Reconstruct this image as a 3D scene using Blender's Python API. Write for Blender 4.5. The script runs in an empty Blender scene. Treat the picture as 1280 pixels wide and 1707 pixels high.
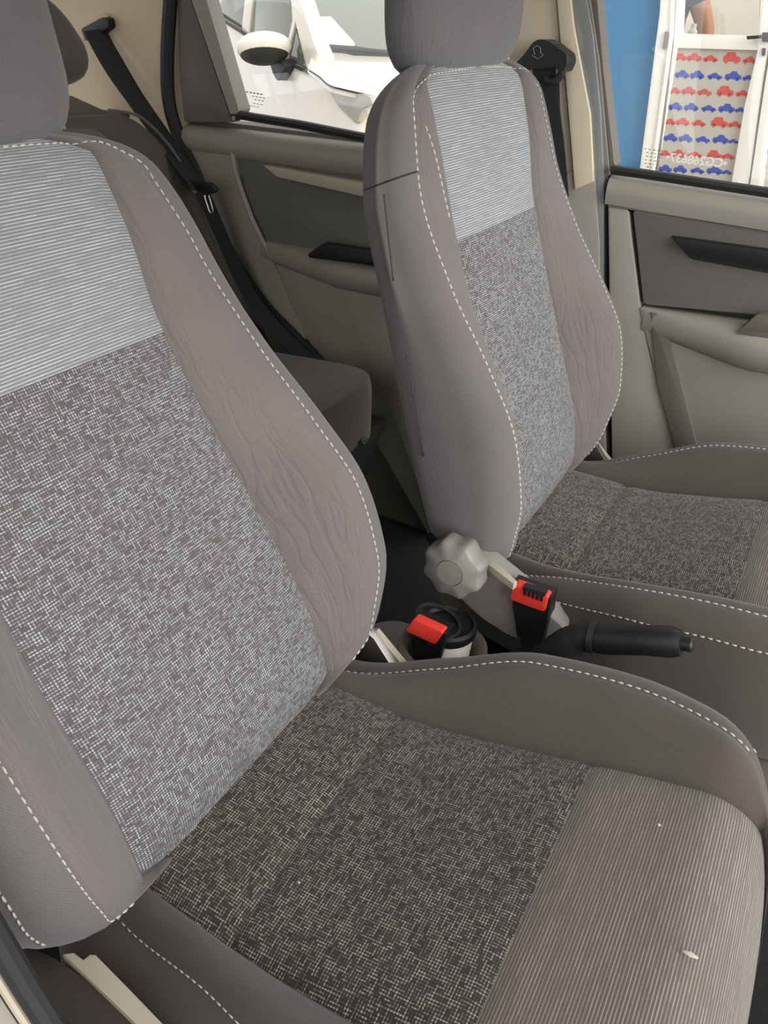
import bpy, bmesh, math, random
from mathutils import Vector, Matrix
random.seed(7)
scn = bpy.context.scene
COL = scn.collection
R = math.radians

# ---------------------------------------------------------------- camera
# world: X = across the cabin towards the far doors, -Y = forward in the car, Z = up, cabin floor z = 0
CAM = Vector((-.4697, -.3931, 1.0820))
FW = Vector((.75431, .40025, -.52040)); RT = Vector((.48795, -.87210, .03654)); UP = Vector((.43921, .28149, .85314))
FPX = 1375.2
cd = bpy.data.cameras.new('camera'); cam = bpy.data.objects.new('camera', cd); COL.objects.link(cam)
cam.matrix_world = Matrix(((RT.x, UP.x, -FW.x, CAM.x), (RT.y, UP.y, -FW.y, CAM.y), (RT.z, UP.z, -FW.z, CAM.z), (0, 0, 0, 1)))
cd.sensor_fit = 'VERTICAL'; cd.sensor_height = 36; cd.lens = FPX*36/1707; cd.clip_start = .02; cd.clip_end = 100
scn.camera = cam

# ---------------------------------------------------------------- light
w = bpy.data.worlds.new('world'); scn.world = w; w.use_nodes = True
bg = w.node_tree.nodes['Background']; bg.inputs[0].default_value = (.97, .98, 1.0, 1); bg.inputs[1].default_value = .9
sd = bpy.data.lights.new('sun', 'SUN'); sd.energy = 2.2; sd.angle = R(50); sd.color = (1, .985, .96)
so = bpy.data.objects.new('sun', sd); COL.objects.link(so)
so.rotation_euler = Vector((.30, .86, -.36)).to_track_quat('-Z', 'Y').to_euler()
vs = scn.view_settings; vs.view_transform = 'Standard'; vs.look = 'None'; vs.gamma = 1; vs.use_curve_mapping = False; vs.exposure = .56

# ---------------------------------------------------------------- helpers
def ray(px, py): return FW + RT*((px-640)/FPX) - UP*((py-853.5)/FPX)
def onx(px, py, X): v = ray(px, py); return CAM + v*((X-CAM.x)/v.x)
def ony(px, py, Y): v = ray(px, py); return CAM + v*((Y-CAM.y)/v.y)
def onz(px, py, Z): v = ray(px, py); return CAM + v*((Z-CAM.z)/v.z)
def onp(px, py, pt, n): v = ray(px, py); return CAM + v*((Vector(pt)-CAM).dot(n)/v.dot(n))
def lin(c): return tuple(((x/255)/12.92 if x/255 <= .04045 else ((x/255+.055)/1.055)**2.4) for x in c)
def tag(o, label=None, cat=None, group=None, kind=None):
    if label: o['label'] = label
    if cat: o['category'] = cat
    if group: o['group'] = group
    if kind: o['kind'] = kind
    return o
def link(name, me, mat=None, parent=None, smooth=True):
    if mat is not None and not me.materials: me.materials.append(mat)
    o = bpy.data.objects.new(name, me); COL.objects.link(o)
    if smooth:
        me.polygons.foreach_set('use_smooth', [True]*len(me.polygons))
    if parent is not None: o.parent = parent
    return o
def empty(name, loc=(0, 0, 0)):
    o = bpy.data.objects.new(name, None); o.empty_display_size = .05; COL.objects.link(o); o.location = loc; return o
def local(o, parent):
    """keep world geometry although the parent sits elsewhere"""
    o.parent = parent
    m = Matrix.Identity(4); p = parent
    chain = []
    while p is not None: chain.append((p.matrix_parent_inverse @ p.matrix_basis) if p.parent else p.matrix_basis.copy()); p = p.parent
    for b in reversed(chain): m = m @ b
    o.matrix_parent_inverse = m.inverted()
    return o
def mesh(name, vs_, fs): me = bpy.data.meshes.new(name); me.from_pydata([tuple(v) for v in vs_], [], fs); me.update(); return me
def frombm(name, bm):
    me = bpy.data.meshes.new(name); bmesh.ops.recalc_face_normals(bm, faces=bm.faces); bm.to_mesh(me); bm.free(); return me
def sharp(o, ang=35):
    me = o.data
    bm = bmesh.new(); bm.from_mesh(me)
    for e in bm.edges:
        if len(e.link_faces) == 2: e.smooth = e.calc_face_angle() < R(ang)
    bm.to_mesh(me); bm.free(); return o
def put(name, me, mat, parent=None, smooth=True, ang=35):
    o = link(name, me, mat, None, smooth)
    if smooth and ang: sharp(o, ang)
    if parent is not None: local(o, parent)
    return o
def crom(pts, n=8, closed=False):
    pts = [Vector(p) for p in pts]; N = len(pts); out = []
    for i in range(N if closed else N-1):
        g = (lambda k: pts[k % N]) if closed else (lambda k: pts[max(0, min(N-1, k))])
        p0, p1, p2, p3 = g(i-1), g(i), g(i+1), g(i+2)
        for j in range(n):
            t = j/n
            out.append(.5*((2*p1)+(p2-p0)*t+(2*p0-5*p1+4*p2-p3)*t*t+(3*p1-p0-3*p2+p3)*t**3))
    if not closed: out.append(pts[-1])
    return out
def rounded(pts, r, n=4):
    """round the corners of a polygon of 2D points"""
    out = []; N = len(pts)
    for i in range(N):
        a, b, c = Vector(pts[i-1]), Vector(pts[i]), Vector(pts[(i+1) % N])
        u = (a-b); v = (c-b); k = min(r, u.length*.45, v.length*.45); p = b+u.normalized()*k; q = b+v.normalized()*k
        for j in range(n+1):
            t = j/n; out.append(p*(1-t)**2+b*2*t*(1-t)+q*t*t)
    return out
def slab(pts3, off, bev=.003, seg=2):
    """closed prism: outline pts3 in front, moved by off at the back, front rim bevelled"""
    bm = bmesh.new(); off = Vector(off)
    a = [bm.verts.new(p) for p in pts3]; b = [bm.verts.new(Vector(p)+off) for p in pts3]
    f = bm.faces.new(a); g = bm.faces.new(list(reversed(b))); N = len(a)
    for i in range(N): bm.faces.new((a[i], b[i], b[(i+1) % N], a[(i+1) % N]))
    bmesh.ops.recalc_face_normals(bm, faces=bm.faces)
    if bev: bmesh.ops.bevel(bm, geom=list(f.edges), offset=bev, segments=seg, affect='EDGES', profile=.6, clamp_overlap=True)
    return frombm('slab', bm)
def xpanel(name, pix, X, depth, mat, parent, r=0, bev=.003, dx=None):
    """door-trim panel: outline seen at pix lies on plane X, body goes outwards by depth"""
    if r: pix = rounded(pix, r)
    me = slab([onx(p[0], p[1], X) for p in pix], (depth, 0, 0), bev)
    return put(name, me, mat, parent, True, 30)
def box(c, s, bev=.002, rot=None, seg=2):
    bm = bmesh.new(); bmesh.ops.create_cube(bm, size=1)
    for v in bm.verts: v.co = Vector((v.co.x*s[0], v.co.y*s[1], v.co.z*s[2]))
    if bev: bmesh.ops.bevel(bm, geom=list(bm.edges), offset=bev, segments=seg, affect='EDGES', clamp_overlap=True)
    for v in bm.verts:
        if rot is not None: v.co = rot @ v.co
        v.co += Vector(c)
    return frombm('box', bm)
def tube(path, rad, n=10, flat=1.0, cap=True, up=None):
    """tube through path; rad scalar or list; flat squeezes the second axis"""
    P = [Vector(p) for p in path]; N = len(P); V = []; F = []
    nrm = Vector(up) if up is not None else None
    for i in range(N):
        t = (P[min(i+1, N-1)]-P[max(i-1, 0)]).normalized()
        if nrm is None: nrm = t.orthogonal().normalized()
        a = (nrm - t*nrm.dot(t)).normalized()
        if up is None: nrm = a
        b = t.cross(a); r = rad[i] if isinstance(rad, (list, tuple)) else rad
        for j in range(n):
            q = 2*math.pi*j/n; V.append(P[i]+a*(r*flat*math.cos(q))+b*(r*math.sin(q)))
    for i in range(N-1):
        for j in range(n): F.append((i*n+j, i*n+(j+1) % n, (i+1)*n+(j+1) % n, (i+1)*n+j))
    if cap: F.append(tuple(reversed(range(n)))); F.append(tuple(range((N-1)*n, N*n)))
    return mesh('tube', V, F)
def strap(path, wid, thick, side):
    """flat webbing along path; side = width direction(s)"""
    P = [Vector(p) for p in path]; N = len(P); V = []; F = []
    for i in range(N):
        t = (P[min(i+1, N-1)]-P[max(i-1, 0)]).normalized(); s = Vector(side[i] if isinstance(side, list) else side)
        s = (s-t*s.dot(t)).normalized(); u = t.cross(s); w_ = wid[i] if isinstance(wid, list) else wid
        for a, b in ((-.5, -.5), (.5, -.5), (.5, .5), (-.5, .5)): V.append(P[i]+s*w_*a+u*thick*b)
    for i in range(N-1):
        for j in range(4): F.append((i*4+j, i*4+(j+1) % 4, i*4+4+(j+1) % 4, i*4+4+j))
    F.append((3, 2, 1, 0)); F.append(tuple(N*4-4+k for k in range(4)))
    return mesh('strap', V, F)
def lathe(prof, c, axis=(0, 0, 1), n=32):
    ax = Vector(axis).normalized(); q = Vector((0, 0, 1)).rotation_difference(ax).to_matrix(); V = []; F = []
    for r, h in prof:
        for j in range(n):
            a = 2*math.pi*j/n; V.append(Vector(c)+q @ Vector((r*math.cos(a), r*math.sin(a), h)))
    for i in range(len(prof)-1):
        for j in range(n): F.append((i*n+j, i*n+(j+1) % n, (i+1)*n+(j+1) % n, (i+1)*n+j))
    if prof[0][0] > 1e-6: F.append(tuple(reversed(range(n))))
    if prof[-1][0] > 1e-6: F.append(tuple(range((len(prof)-1)*n, len(prof)*n)))
    return mesh('lathe', V, F)
def interp(tab, t):
    """smooth (monotone-ish cubic) table interpolation"""
    n = len(tab)
    if t <= tab[0][0]: return tab[0][1]
    if t >= tab[-1][0]: return tab[-1][1]
    i = 0
    while t > tab[i+1][0]: i += 1
    x0, y0 = tab[i]; x1, y1 = tab[i+1]; h = x1-x0
    def m(k):
        if k == 0: return (tab[1][1]-tab[0][1])/(tab[1][0]-tab[0][0])
        if k == n-1: return (tab[-1][1]-tab[-2][1])/(tab[-1][0]-tab[-2][0])
        a = (tab[k][1]-tab[k-1][1])/(tab[k][0]-tab[k-1][0]); b = (tab[k+1][1]-tab[k][1])/(tab[k+1][0]-tab[k][0])
        return 0 if a*b <= 0 else 2*a*b/(a+b)
    s = (t-x0)/h
    return (2*s**3-3*s*s+1)*y0+(s**3-2*s*s+s)*h*m(i)+(-2*s**3+3*s*s)*y1+(s**3-s*s)*h*m(i+1)

# ---------------------------------------------------------------- materials
class NT:
    def __init__(s, name, rough=.6, spec=.5):
        s.m = bpy.data.materials.new(name); s.m.use_nodes = True; s.t = s.m.node_tree; s.b = s.t.nodes['Principled BSDF']
        s.b.inputs['Roughness'].default_value = rough; s.b.inputs['Specular IOR Level'].default_value = spec
    def n(s, typ, **k):
        o = s.t.nodes.new(typ)
        for a, b in k.items(): setattr(o, a, b)
        return o
    def l(s, a, b): s.t.links.new(a, b)
    def math(s, op, a, b=None, c=None):
        o = s.n('ShaderNodeMath', operation=op)
        for i, x in enumerate((a, b, c)):
            if x is None: continue
            if isinstance(x, (int, float)): o.inputs[i].default_value = x
            else: s.l(x, o.inputs[i])
        return o.outputs[0]
    def mix(s, f, a, b):
        o = s.n('ShaderNodeMix', data_type='RGBA')
        if isinstance(f, (int, float)): o.inputs[0].default_value = f
        else: s.l(f, o.inputs[0])
        for i, x in ((6, a), (7, b)):
            if isinstance(x, tuple): o.inputs[i].default_value = (*x[:3], 1)
            else: s.l(x, o.inputs[i])
        return o.outputs[2]
    def coord(s, kind='Object', scale=(1, 1, 1)):
        c = s.n('ShaderNodeTexCoord'); m = s.n('ShaderNodeMapping'); m.inputs['Scale'].default_value = scale
        s.l(c.outputs[kind], m.inputs[0]); return m.outputs[0]
    def noise(s, vec, scale, detail=2, rough=.5):
        o = s.n('ShaderNodeTexNoise'); o.inputs['Scale'].default_value = scale; o.inputs['Detail'].default_value = detail; o.inputs['Roughness'].default_value = rough
        s.l(vec, o.inputs['Vector']); return o.outputs['Fac']
    def ramp(s, f, a, b):
        return s.math('SMOOTHSTEP', f, a, b) if False else s.sm(f, a, b)
    def sm(s, f, a, b):
        o = s.n('ShaderNodeMapRange', interpolation_type='SMOOTHSTEP'); s.l(f, o.inputs[0]); o.inputs[1].default_value = a; o.inputs[2].default_value = b; return o.outputs[0]
    def white(s, x, y):
        c = s.n('ShaderNodeCombineXYZ'); o = s.n('ShaderNodeTexWhiteNoise', noise_dimensions='2D')
        for i, q in enumerate((x, y)):
            if isinstance(q, (int, float)): c.inputs[i].default_value = q
            else: s.l(q, c.inputs[i])
        s.l(c.outputs[0], o.inputs['Vector']); return o.outputs['Value']
    def bump(s, h, strength, dist=.002, prev=None):
        o = s.n('ShaderNodeBump'); o.inputs['Strength'].default_value = strength; o.inputs['Distance'].default_value = dist
        s.l(h, o.inputs['Height'])
        if prev is not None: s.l(prev, o.inputs['Normal'])
        s.l(o.outputs[0], s.b.inputs['Normal']); return o.outputs[0]
    def col(s, c):
        if isinstance(c, tuple): s.b.inputs['Base Color'].default_value = (*c[:3], 1)
        else: s.l(c, s.b.inputs['Base Color'])
def fuzz(m, wgt=.35, c=(.8, .8, .85)):
    m.b.inputs['Sheen Weight'].default_value = wgt; m.b.inputs['Sheen Roughness'].default_value = .5; m.b.inputs['Sheen Tint'].default_value = (*c, 1)

def m_plastic(name, rgb, rough=.55, grain=.12, spec=.4, var=.10):
    m = NT(name, rough, spec); c = lin(rgb); v = m.coord()
    n = m.noise(v, 9, 3)
    m.col(m.mix(n, tuple(x*(1-var) for x in c), tuple(x*(1+var) for x in c)))
    if grain: m.bump(m.noise(v, 900, 1), grain, .0006)
    return m.m
def m_twill(name, rgb, wr=0.0):
    m = NT(name, .95, .15); c = lin(rgb); uv = m.coord('UV')
    s = m.n('ShaderNodeSeparateXYZ'); m.l(uv, s.inputs[0]); U, V = s.outputs[0], s.outputs[1]
    t = m.math('SINE', m.math('MULTIPLY', m.math('ADD', m.math('MULTIPLY', U, 1.0), m.math('MULTIPLY', V, .55)), 2*math.pi/.0022))
    fine = m.noise(uv, 800, 2, .7); big = m.noise(uv, 14, 3)
    k = m.math('ADD', m.math('MULTIPLY', t, .10), m.math('ADD', m.math('MULTIPLY', m.math('SUBTRACT', fine, .5), 1.0), m.math('MULTIPLY', m.math('SUBTRACT', big, .5), .35)))
    m.col(m.mix(m.math('ADD', k, .5), tuple(x*.68 for x in c), tuple(x*1.32 for x in c)))
    p = m.bump(fine, .35, .0008)
    if wr:
        q = m.n('ShaderNodeMapping'); m.l(uv, q.inputs[0]); q.inputs['Rotation'].default_value = (0, 0, R(14)); q.inputs['Scale'].default_value = (60, 9, 1)
        d = m.noise(uv, 9, 2); a = m.n('ShaderNodeVectorMath', operation='ADD'); m.l(q.outputs[0], a.inputs[0])
        cb = m.n('ShaderNodeCombineXYZ'); m.l(m.math('MULTIPLY', d, 1.6), cb.inputs[0]); m.l(cb.outputs[0], a.inputs[1])
        wn = m.noise(a.outputs[0], 1.0, 2, .55)
        ridge = m.math('ABSOLUTE', m.math('SUBTRACT', wn, .5))
        m.bump(m.sm(ridge, 0, .10), wr, .004, p)
    fuzz(m, .25)
    return m.m
def m_weave(name, base, dot, ph=.52, pv=.30):
    m = NT(name, .95, .15); uv = m.coord('UV', (1/.0028, 1/.0028, 1))
    s = m.n('ShaderNodeSeparateXYZ'); m.l(uv, s.inputs[0]); U, V = s.outputs[0], s.outputs[1]
    def dashes(A, B, dens, seed, ln):
        row = m.math('FLOOR', B); fb = m.math('ABSOLUTE', m.math('SUBTRACT', m.math('FRACT', B), .5))
        line = m.math('SUBTRACT', 1.0, m.sm(fb, .10, .28))
        off = m.math('MULTIPLY', m.white(row, seed), 17.0)
        seg = m.math('FLOOR', m.math('ADD', m.math('DIVIDE', A, ln), off))
        on = m.math('POWER', m.white(row, m.math('ADD', seg, seed)), dens)
        fa = m.math('ABSOLUTE', m.math('SUBTRACT', m.math('FRACT', A), .5))
        dot_ = m.math('SUBTRACT', 1.0, m.math('MULTIPLY', m.sm(fa, .24, .42), .85))
        return m.math('MULTIPLY', m.math('MULTIPLY', line, on), dot_)
    k = m.math('MAXIMUM', dashes(U, V, ph, 3.7, 2.3), dashes(V, U, pv, 11.3, 1.8))
    big = m.noise(m.coord('UV'), 11, 2); fine = m.noise(m.coord('UV'), 1500, 1)
    b, d = lin(base), lin(dot)
    bc = m.mix(fine, tuple(x*.6 for x in b), tuple(x*1.4 for x in b))
    kk = m.math('MULTIPLY', k, m.math('ADD', .72, m.math('MULTIPLY', m.math('SUBTRACT', big, .5), .5)))
    m.col(m.mix(kk, bc, d))
    m.bump(k, .25, .0008); fuzz(m, .2)
    return m.m
def m_rib(name, base, line_):
    m = NT(name, .95, .15); uv = m.coord('UV'); s = m.n('ShaderNodeSeparateXYZ'); m.l(uv, s.inputs[0]); U, V = s.outputs[0], s.outputs[1]
    B = m.math('DIVIDE', V, .0030); row = m.math('FLOOR', B); fb = m.math('ABSOLUTE', m.math('SUBTRACT', m.math('FRACT', B), .5))
    ln = m.math('SUBTRACT', 1.0, m.sm(fb, .06, .26))
    seg = m.math('FLOOR', m.math('ADD', m.math('DIVIDE', U, .021), m.math('MULTIPLY', m.white(row, 2.2), 9)))
    on = m.math('ADD', .45, m.math('MULTIPLY', m.white(row, seg), .55))
    fine = m.noise(m.coord('UV', (500, 1500, 1)), 1, 1); b, d = lin(base), lin(line_)
    bc = m.mix(fine, tuple(x*.72 for x in b), tuple(x*1.28 for x in b))
    k = m.math('MULTIPLY', ln, on)
    big = m.noise(uv, 10, 3)
    m.col(m.mix(m.math('MULTIPLY', k, m.math('ADD', .55, m.math('MULTIPLY', big, .7))), bc, d)); m.bump(ln, .3, .0008); fuzz(m, .2)
    return m.m
def m_simple(name, rgb, rough=.5, spec=.5, metal=0.0, coat=0.0):
    m = NT(name, rough, spec); c = lin(rgb); n = m.noise(m.coord(), 25, 2)
    m.col(m.mix(n, tuple(x*.94 for x in c), tuple(min(1, x*1.06) for x in c)))
    m.b.inputs['Metallic'].default_value = metal; m.b.inputs['Coat Weight'].default_value = coat
    return m.m
def m_web(name, rgb):
    m = NT(name, .7, .3); v = m.coord(); c = lin(rgb); n = m.noise(v, 600, 1)
    m.col(m.mix(n, tuple(x*.7 for x in c), tuple(x*1.3 for x in c))); m.bump(n, .3, .0006); return m.m
def m_glass(name, tint=(1, 1, 1), refl=.06):
    m = NT(name); t = m.t; tr = m.n('ShaderNodeBsdfTransparent'); tr.inputs[0].default_value = (*tint, 1)
    gl = m.n('ShaderNodeBsdfGlossy'); gl.inputs['Roughness'].default_value = .02; mx = m.n('ShaderNodeMixShader'); mx.inputs[0].default_value = refl
    m.l(tr.outputs[0], mx.inputs[1]); m.l(gl.outputs[0], mx.inputs[2]); m.l(mx.outputs[0], t.nodes['Material Output'].inputs[0]); return m.m
M = dict(
    twill=m_twill('dark_twill', (106, 99, 95)), twill_w=m_twill('wrinkled_twill', (106, 100, 97), .26), side=m_twill('side_twill', (100, 95, 94)),
    weave=m_weave('weave_fabric', (84, 81, 80), (206, 206, 210), 1.3, 2.6), weave_c=m_weave('shaded_seat_weave', (58, 52, 47), (196, 189, 178), 1.9, 2.4),  # _c fabrics: backrest cloth darkened for the cushion's weaker light, browned with dirt
    rib=m_rib('ribbed_fabric', (118, 119, 121), (190, 191, 194)), rib_c=m_rib('shaded_seat_ribbing', (96, 90, 82), (158, 150, 139)),
    weave2=m_weave('light_weave_fabric', (104, 101, 100), (190, 189, 190), 1.5, 2.5),
    twill_c=m_twill('shaded_cushion_twill', (82, 76, 70)),  # cushion's dimmer light and some dirt put into the twill colour
    suede=m_twill('headrest_suede', (100, 97, 98), .12),
    rear=m_twill('rear_seat_fabric', (84, 78, 71)), rear2=m_twill('rear_seat_insert_fabric', (98, 92, 85)),
    thread=m_simple('pale_thread', (188, 182, 170), .8, .2), black=m_plastic('black_plastic', (26, 27, 28), .45, .1),
    rubber=m_plastic('black_rubber', (34, 35, 36), .6, .1), grey=m_plastic('grey_plastic', (150, 145, 134), .5), dgrey=m_plastic('dark_grey_plastic', (104, 98, 90), .55),
    silver=m_plastic('silver_plastic', (130, 126, 120), .4, .15), beige=m_plastic('beige_trim', (206, 188, 158), .6), cream=m_plastic('cream_trim', (205, 193, 168), .55),
    cover=m_plastic('pale_cover', (176, 166, 148), .45), red=m_plastic('red_plastic', (226, 62, 52), .4, .05), insert=m_plastic('door_cloth', (108, 105, 100), .9, .35),
    strip=m_plastic('pale_strip', (178, 167, 145), .35), web=m_web('black_webbing', (44, 45, 47)), steel=m_simple('steel', (190, 188, 180), .3, .5, 1.0),
    carpet=m_plastic('carpet', (30, 29, 28), .95, .6), headliner=m_plastic('headliner', (205, 198, 182), .9), white=m_simple('white_plastic', (232, 228, 216), .4),
    carwhite=m_simple('white_paint', (240, 231, 214), .25, .5, 0, 1.0), wall=m_plastic('blue_paint', (84, 134, 172), .7, .1, .3, .06), frame=m_simple('white_aluminium', (240, 236, 224), .4),
    frost=m_plastic('frosted_film', (186, 180, 166), .6, 0), redprint=m_simple('red_print', (204, 84, 78), .6), blueprint=m_simple('blue_print', (70, 84, 170), .6),
    plaster=m_plastic('plaster', (222, 214, 196), .9), ground=m_plastic('concrete', (150, 147, 140), .85, .2), skin=m_simple('skin', (186, 132, 100), .55), navy=m_simple('navy_cloth', (38, 42, 52), .9),
    glass=m_glass('window_glass'), carglass=m_simple('tinted_glass', (112, 118, 98), .06, .6, 0, 1), lamp=m_simple('headlamp_lens', (184, 180, 168), .12, .6, 0, 1), gasket=m_plastic('window_gasket', (44, 44, 42), .5, .1),
    bodygrey=m_simple('body_grey', (128, 132, 132), .35, .5, 0, .6), etch=m_simple('white_etching', (244, 240, 232), .8), print=m_simple('dark_print', (128, 120, 106), .8), paper=m_simple('white_paper', (246, 244, 238), .8), hair=m_simple('dark_hair', (40, 32, 28), .7),
    cover_shade=m_plastic('shaded_cover_plastic', (58, 52, 46), .6),  # shade on the near cover's side, put into the colour
    ringgrey=m_plastic('ring_grey', (120, 112, 98), .5))

# ---------------------------------------------------------------- cabin shell
floor = empty('floor'); tag(floor, 'dark carpeted cabin floor under the seats', 'floor', kind='structure')
put('carpet', box((.36, .35, -.02), (1.44, 2.5, .04), .005), M['carpet'], floor)
put('rear_footwell_riser', slab([(-.3, .48, .0), (1.02, .48, .0), (1.02, .40, .30), (-.3, .40, .30)], (0, .08, 0), .01), M['carpet'], floor)
put('tunnel', slab([(.20, -.75, .0), (.47, -.75, .0), (.43, -.75, .20), (.40, -.75, .235), (.27, -.75, .235), (.24, -.75, .20)], (0, 1.35, 0), .01), M['carpet'], floor)
ground = put('ground', box((2.5, 0, -.31), (16, 16, .06), 0), M['ground'], None, False); tag(ground, 'pale concrete floor outside the car', 'ground', kind='structure')
roof = []
for i in range(9):
    x = -.30+i*.17; z = 1.36-.05*((x-.36)/.7)**2
    roof.append((x, z))
V = []; F = []
ys = (-.42, -.1, .3, .8, 1.3, 1.65)
for (x, z) in roof:
    for y in ys: V.append((x, y, z-.04*max(0, (y-.8))))
for i in range(len(roof)-1):
    for j in range(len(ys)-1): a = i*len(ys)+j; F.append((a, a+1, a+len(ys)+1, a+len(ys)))
ce = put('ceiling', mesh('ceiling', V, F), M['headliner']); sm_ = ce.modifiers.new('thick', 'SOLIDIFY'); sm_.thickness = .03; sm_.offset = 1  # car roof out of view, added and run forward to shade the cushions
tag(ce, 'unseen pale fabric headliner above the seats', 'ceiling', kind='structure')

# ---------------------------------------------------------------- front seats
# backrest space: x across, l up along the rest, p out of its face; local axes (x, -p, l)
wI = [(0, .157), (.11, .157), (.22, .155), (.33, .147), (.44, .146), (.55, .156), (.66, .160)]
dI = [(0, .004), (.11, .018), (.22, .013), (.33, .011), (.44, .008), (.55, .014), (.66, .014)]
wR = [(0, .205), (.022, .212), (.11, .233), (.198, .238), (.286, .234), (.396, .231), (.506, .226), (.56, .214), (.594, .204), (.66, .18)]
pR = [(0, .028), (.022, .034), (.11, .072), (.198, .082), (.286, .064), (.396, .032), (.506, .014), (.594, .015), (.66, .012)]
wO = [(-.008, .150), (0, .190), (.008, .222), (.025, .252), (.048, .272), (.08, .283), (.15, .287), (.26, .282), (.34, .276), (.42, .272), (.49, .268), (.55, .257), (.59, .240), (.612, .220), (.63, .188), (.642, .15), (.652, .10)]
LB, LT, RB, RTOP = -.008, .652, .045, .062
BAND = .437
NI, NB, NO = 8, 9, 6
def bsec(l):
    o = interp(wO, l); i = min(interp(wI, l), o-.05); r = min(interp(wR, l), o-.028); i = min(i, r-.015); d = interp(dI, l); p = interp(pR, l)
    pb = -.060 if l < .5 else -.060+.02*((l-.5)/.15)
    pm = -.012
    g = 1.0
    if l < LB+RB: g = math.sqrt(max(0, 1-((LB+RB-l)/RB)**2))
    if l > LT-RTOP: g = math.sqrt(max(0, 1-((l-(LT-RTOP))/RTOP)**2))
    c = []
    for k in range(NI+1):
        t = k/NI; c.append((i*t, d+.007*(1-t*t)-(.007 if k == NI else 0)))
    for k in range(1, NB+1):
        t = k/NB; e = t*t*(3-2*t)
        c.append((i+(r-i)*t, d+(p-d)*(.35*t+.65*e)+.007*math.sin(math.pi*min(1, t*1.05))-(.0015 if k == NB else 0)))
    hr = min(.045, p-pb-.04)
    for k in range(1, NO+1):
        a = math.pi/2*k/NO; c.append((r+(o-r)*math.sin(a), p+.003*math.sin(2*a)-hr*(1-math.cos(a))))
    s0 = p-hr
    for k in range(1, 5):
        t = k/4; c.append((o+.003*math.sin(math.pi*t), s0+(pb+.03-s0)*t))
    for k in range(1, 5):
        a = math.pi/2*k/4; c.append((o-.035*(1-math.cos(a)), pb+.03-.03*math.sin(a)))
    for k in range(1, 4): c.append(((o-.035)*(1-k/3), pb))
    return [(x, pm+(q-pm)*g) for x, q in c]
def front_p(x, l):
    s = bsec(l); a = abs(x); n = NI+NB+NO
    for k in range(n):
        (x0, p0), (x1, p1) = s[k], s[k+1]
        if x0 <= a <= x1: t = 0 if x1 == x0 else (a-x0)/(x1-x0); return p0+(p1-p0)*t
    return s[n][1]
def split_grid(rows, zone, names, mats, base, base_mat, parent_fn, uvfn):
    pass
def grid_parts(P3, UV, zones, wrap):
    """P3[r][c] points, zones[r][c] key per quad -> dict key -> mesh with its own vertices"""
    out = {}
    nr = len(P3); nc = len(P3[0])
    for r in range(nr-1):
        for c in range(nc if wrap else nc-1):
            key = zones(r, c)
            vs_, fs, idx, uv = out.setdefault(key, ([], [], {}, []))
            q = []
            for (a, b) in ((r, c), (r, (c+1) % nc), (r+1, (c+1) % nc), (r+1, c)):
                if (a, b) not in idx: idx[(a, b)] = len(vs_); vs_.append(P3[a][b])
                q.append(idx[(a, b)])
            fs.append(tuple(q))
            cn = c+1
            uv += [UV(r, c), UV(r, cn), UV(r+1, cn), UV(r+1, c)]
    res = {}
    for k, (vs_, fs, idx, uv) in out.items():
        me = mesh(str(k), vs_, fs); L = me.uv_layers.new(name='UVMap')
        for i, q in enumerate(uv): L.data[i].uv = q
        res[k] = me
    return res
def frange(a, b, n): return [a+(b-a)*i/n for i in range(n+1)]
def stitches(path, nrm, ln=.0062, gap=.0030, wid=.0011, h=.0009):
    """path: dense 3D points, nrm: surface normals -> one mesh of little thread bars"""
    P = [Vector(p) for p in path]; S = [0]
    for i in range(1, len(P)): S.append(S[-1]+(P[i]-P[i-1]).length)
    def at(s):
        i = 1
        while i < len(S)-1 and S[i] < s: i += 1
        t = (s-S[i-1])/max(1e-9, S[i]-S[i-1]); return P[i-1].lerp(P[i], t), Vector(nrm[i-1]).lerp(Vector(nrm[i]), t).normalized()
    V = []; F = []; s = 0
    while s+ln < S[-1]:
        a, na = at(s); b, nb = at(s+ln); t = (b-a).normalized(); sd_ = t.cross(na).normalized()*wid*.5; k = len(V)
        for q, n_ in ((a, na), ((a+b)/2, na+nb), (b, nb)):
            n_ = n_.normalized(); up_ = n_*(h if q is not a and q is not b else h*.3); V += [q-sd_-n_*.001, q-sd_*.7+up_, q+sd_*.7+up_, q+sd_-n_*.001]
        for j in (0, 4):
            for m_ in range(3): F.append((k+j+m_, k+j+m_+1, k+j+m_+5, k+j+m_+4))
        F.append((k+3, k+2, k+1, k)); F.append((k+8, k+9, k+10, k+11))
        s += ln+gap
    return V, F
def join_vf(lst):
    V = []; F = []
    for v, f in lst:
        o = len(V); V += v; F += [tuple(i+o for i in q) for q in f]
    return V, F
def surf_n(x, l, e=.004):
    dpx = (front_p(x+e, l)-front_p(x-e, l))/(2*e); dpl = (front_p(x, l+e)-front_p(x, l-e))/(2*e)
    return Vector((-dpx, -1, -dpl)).normalized()

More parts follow.
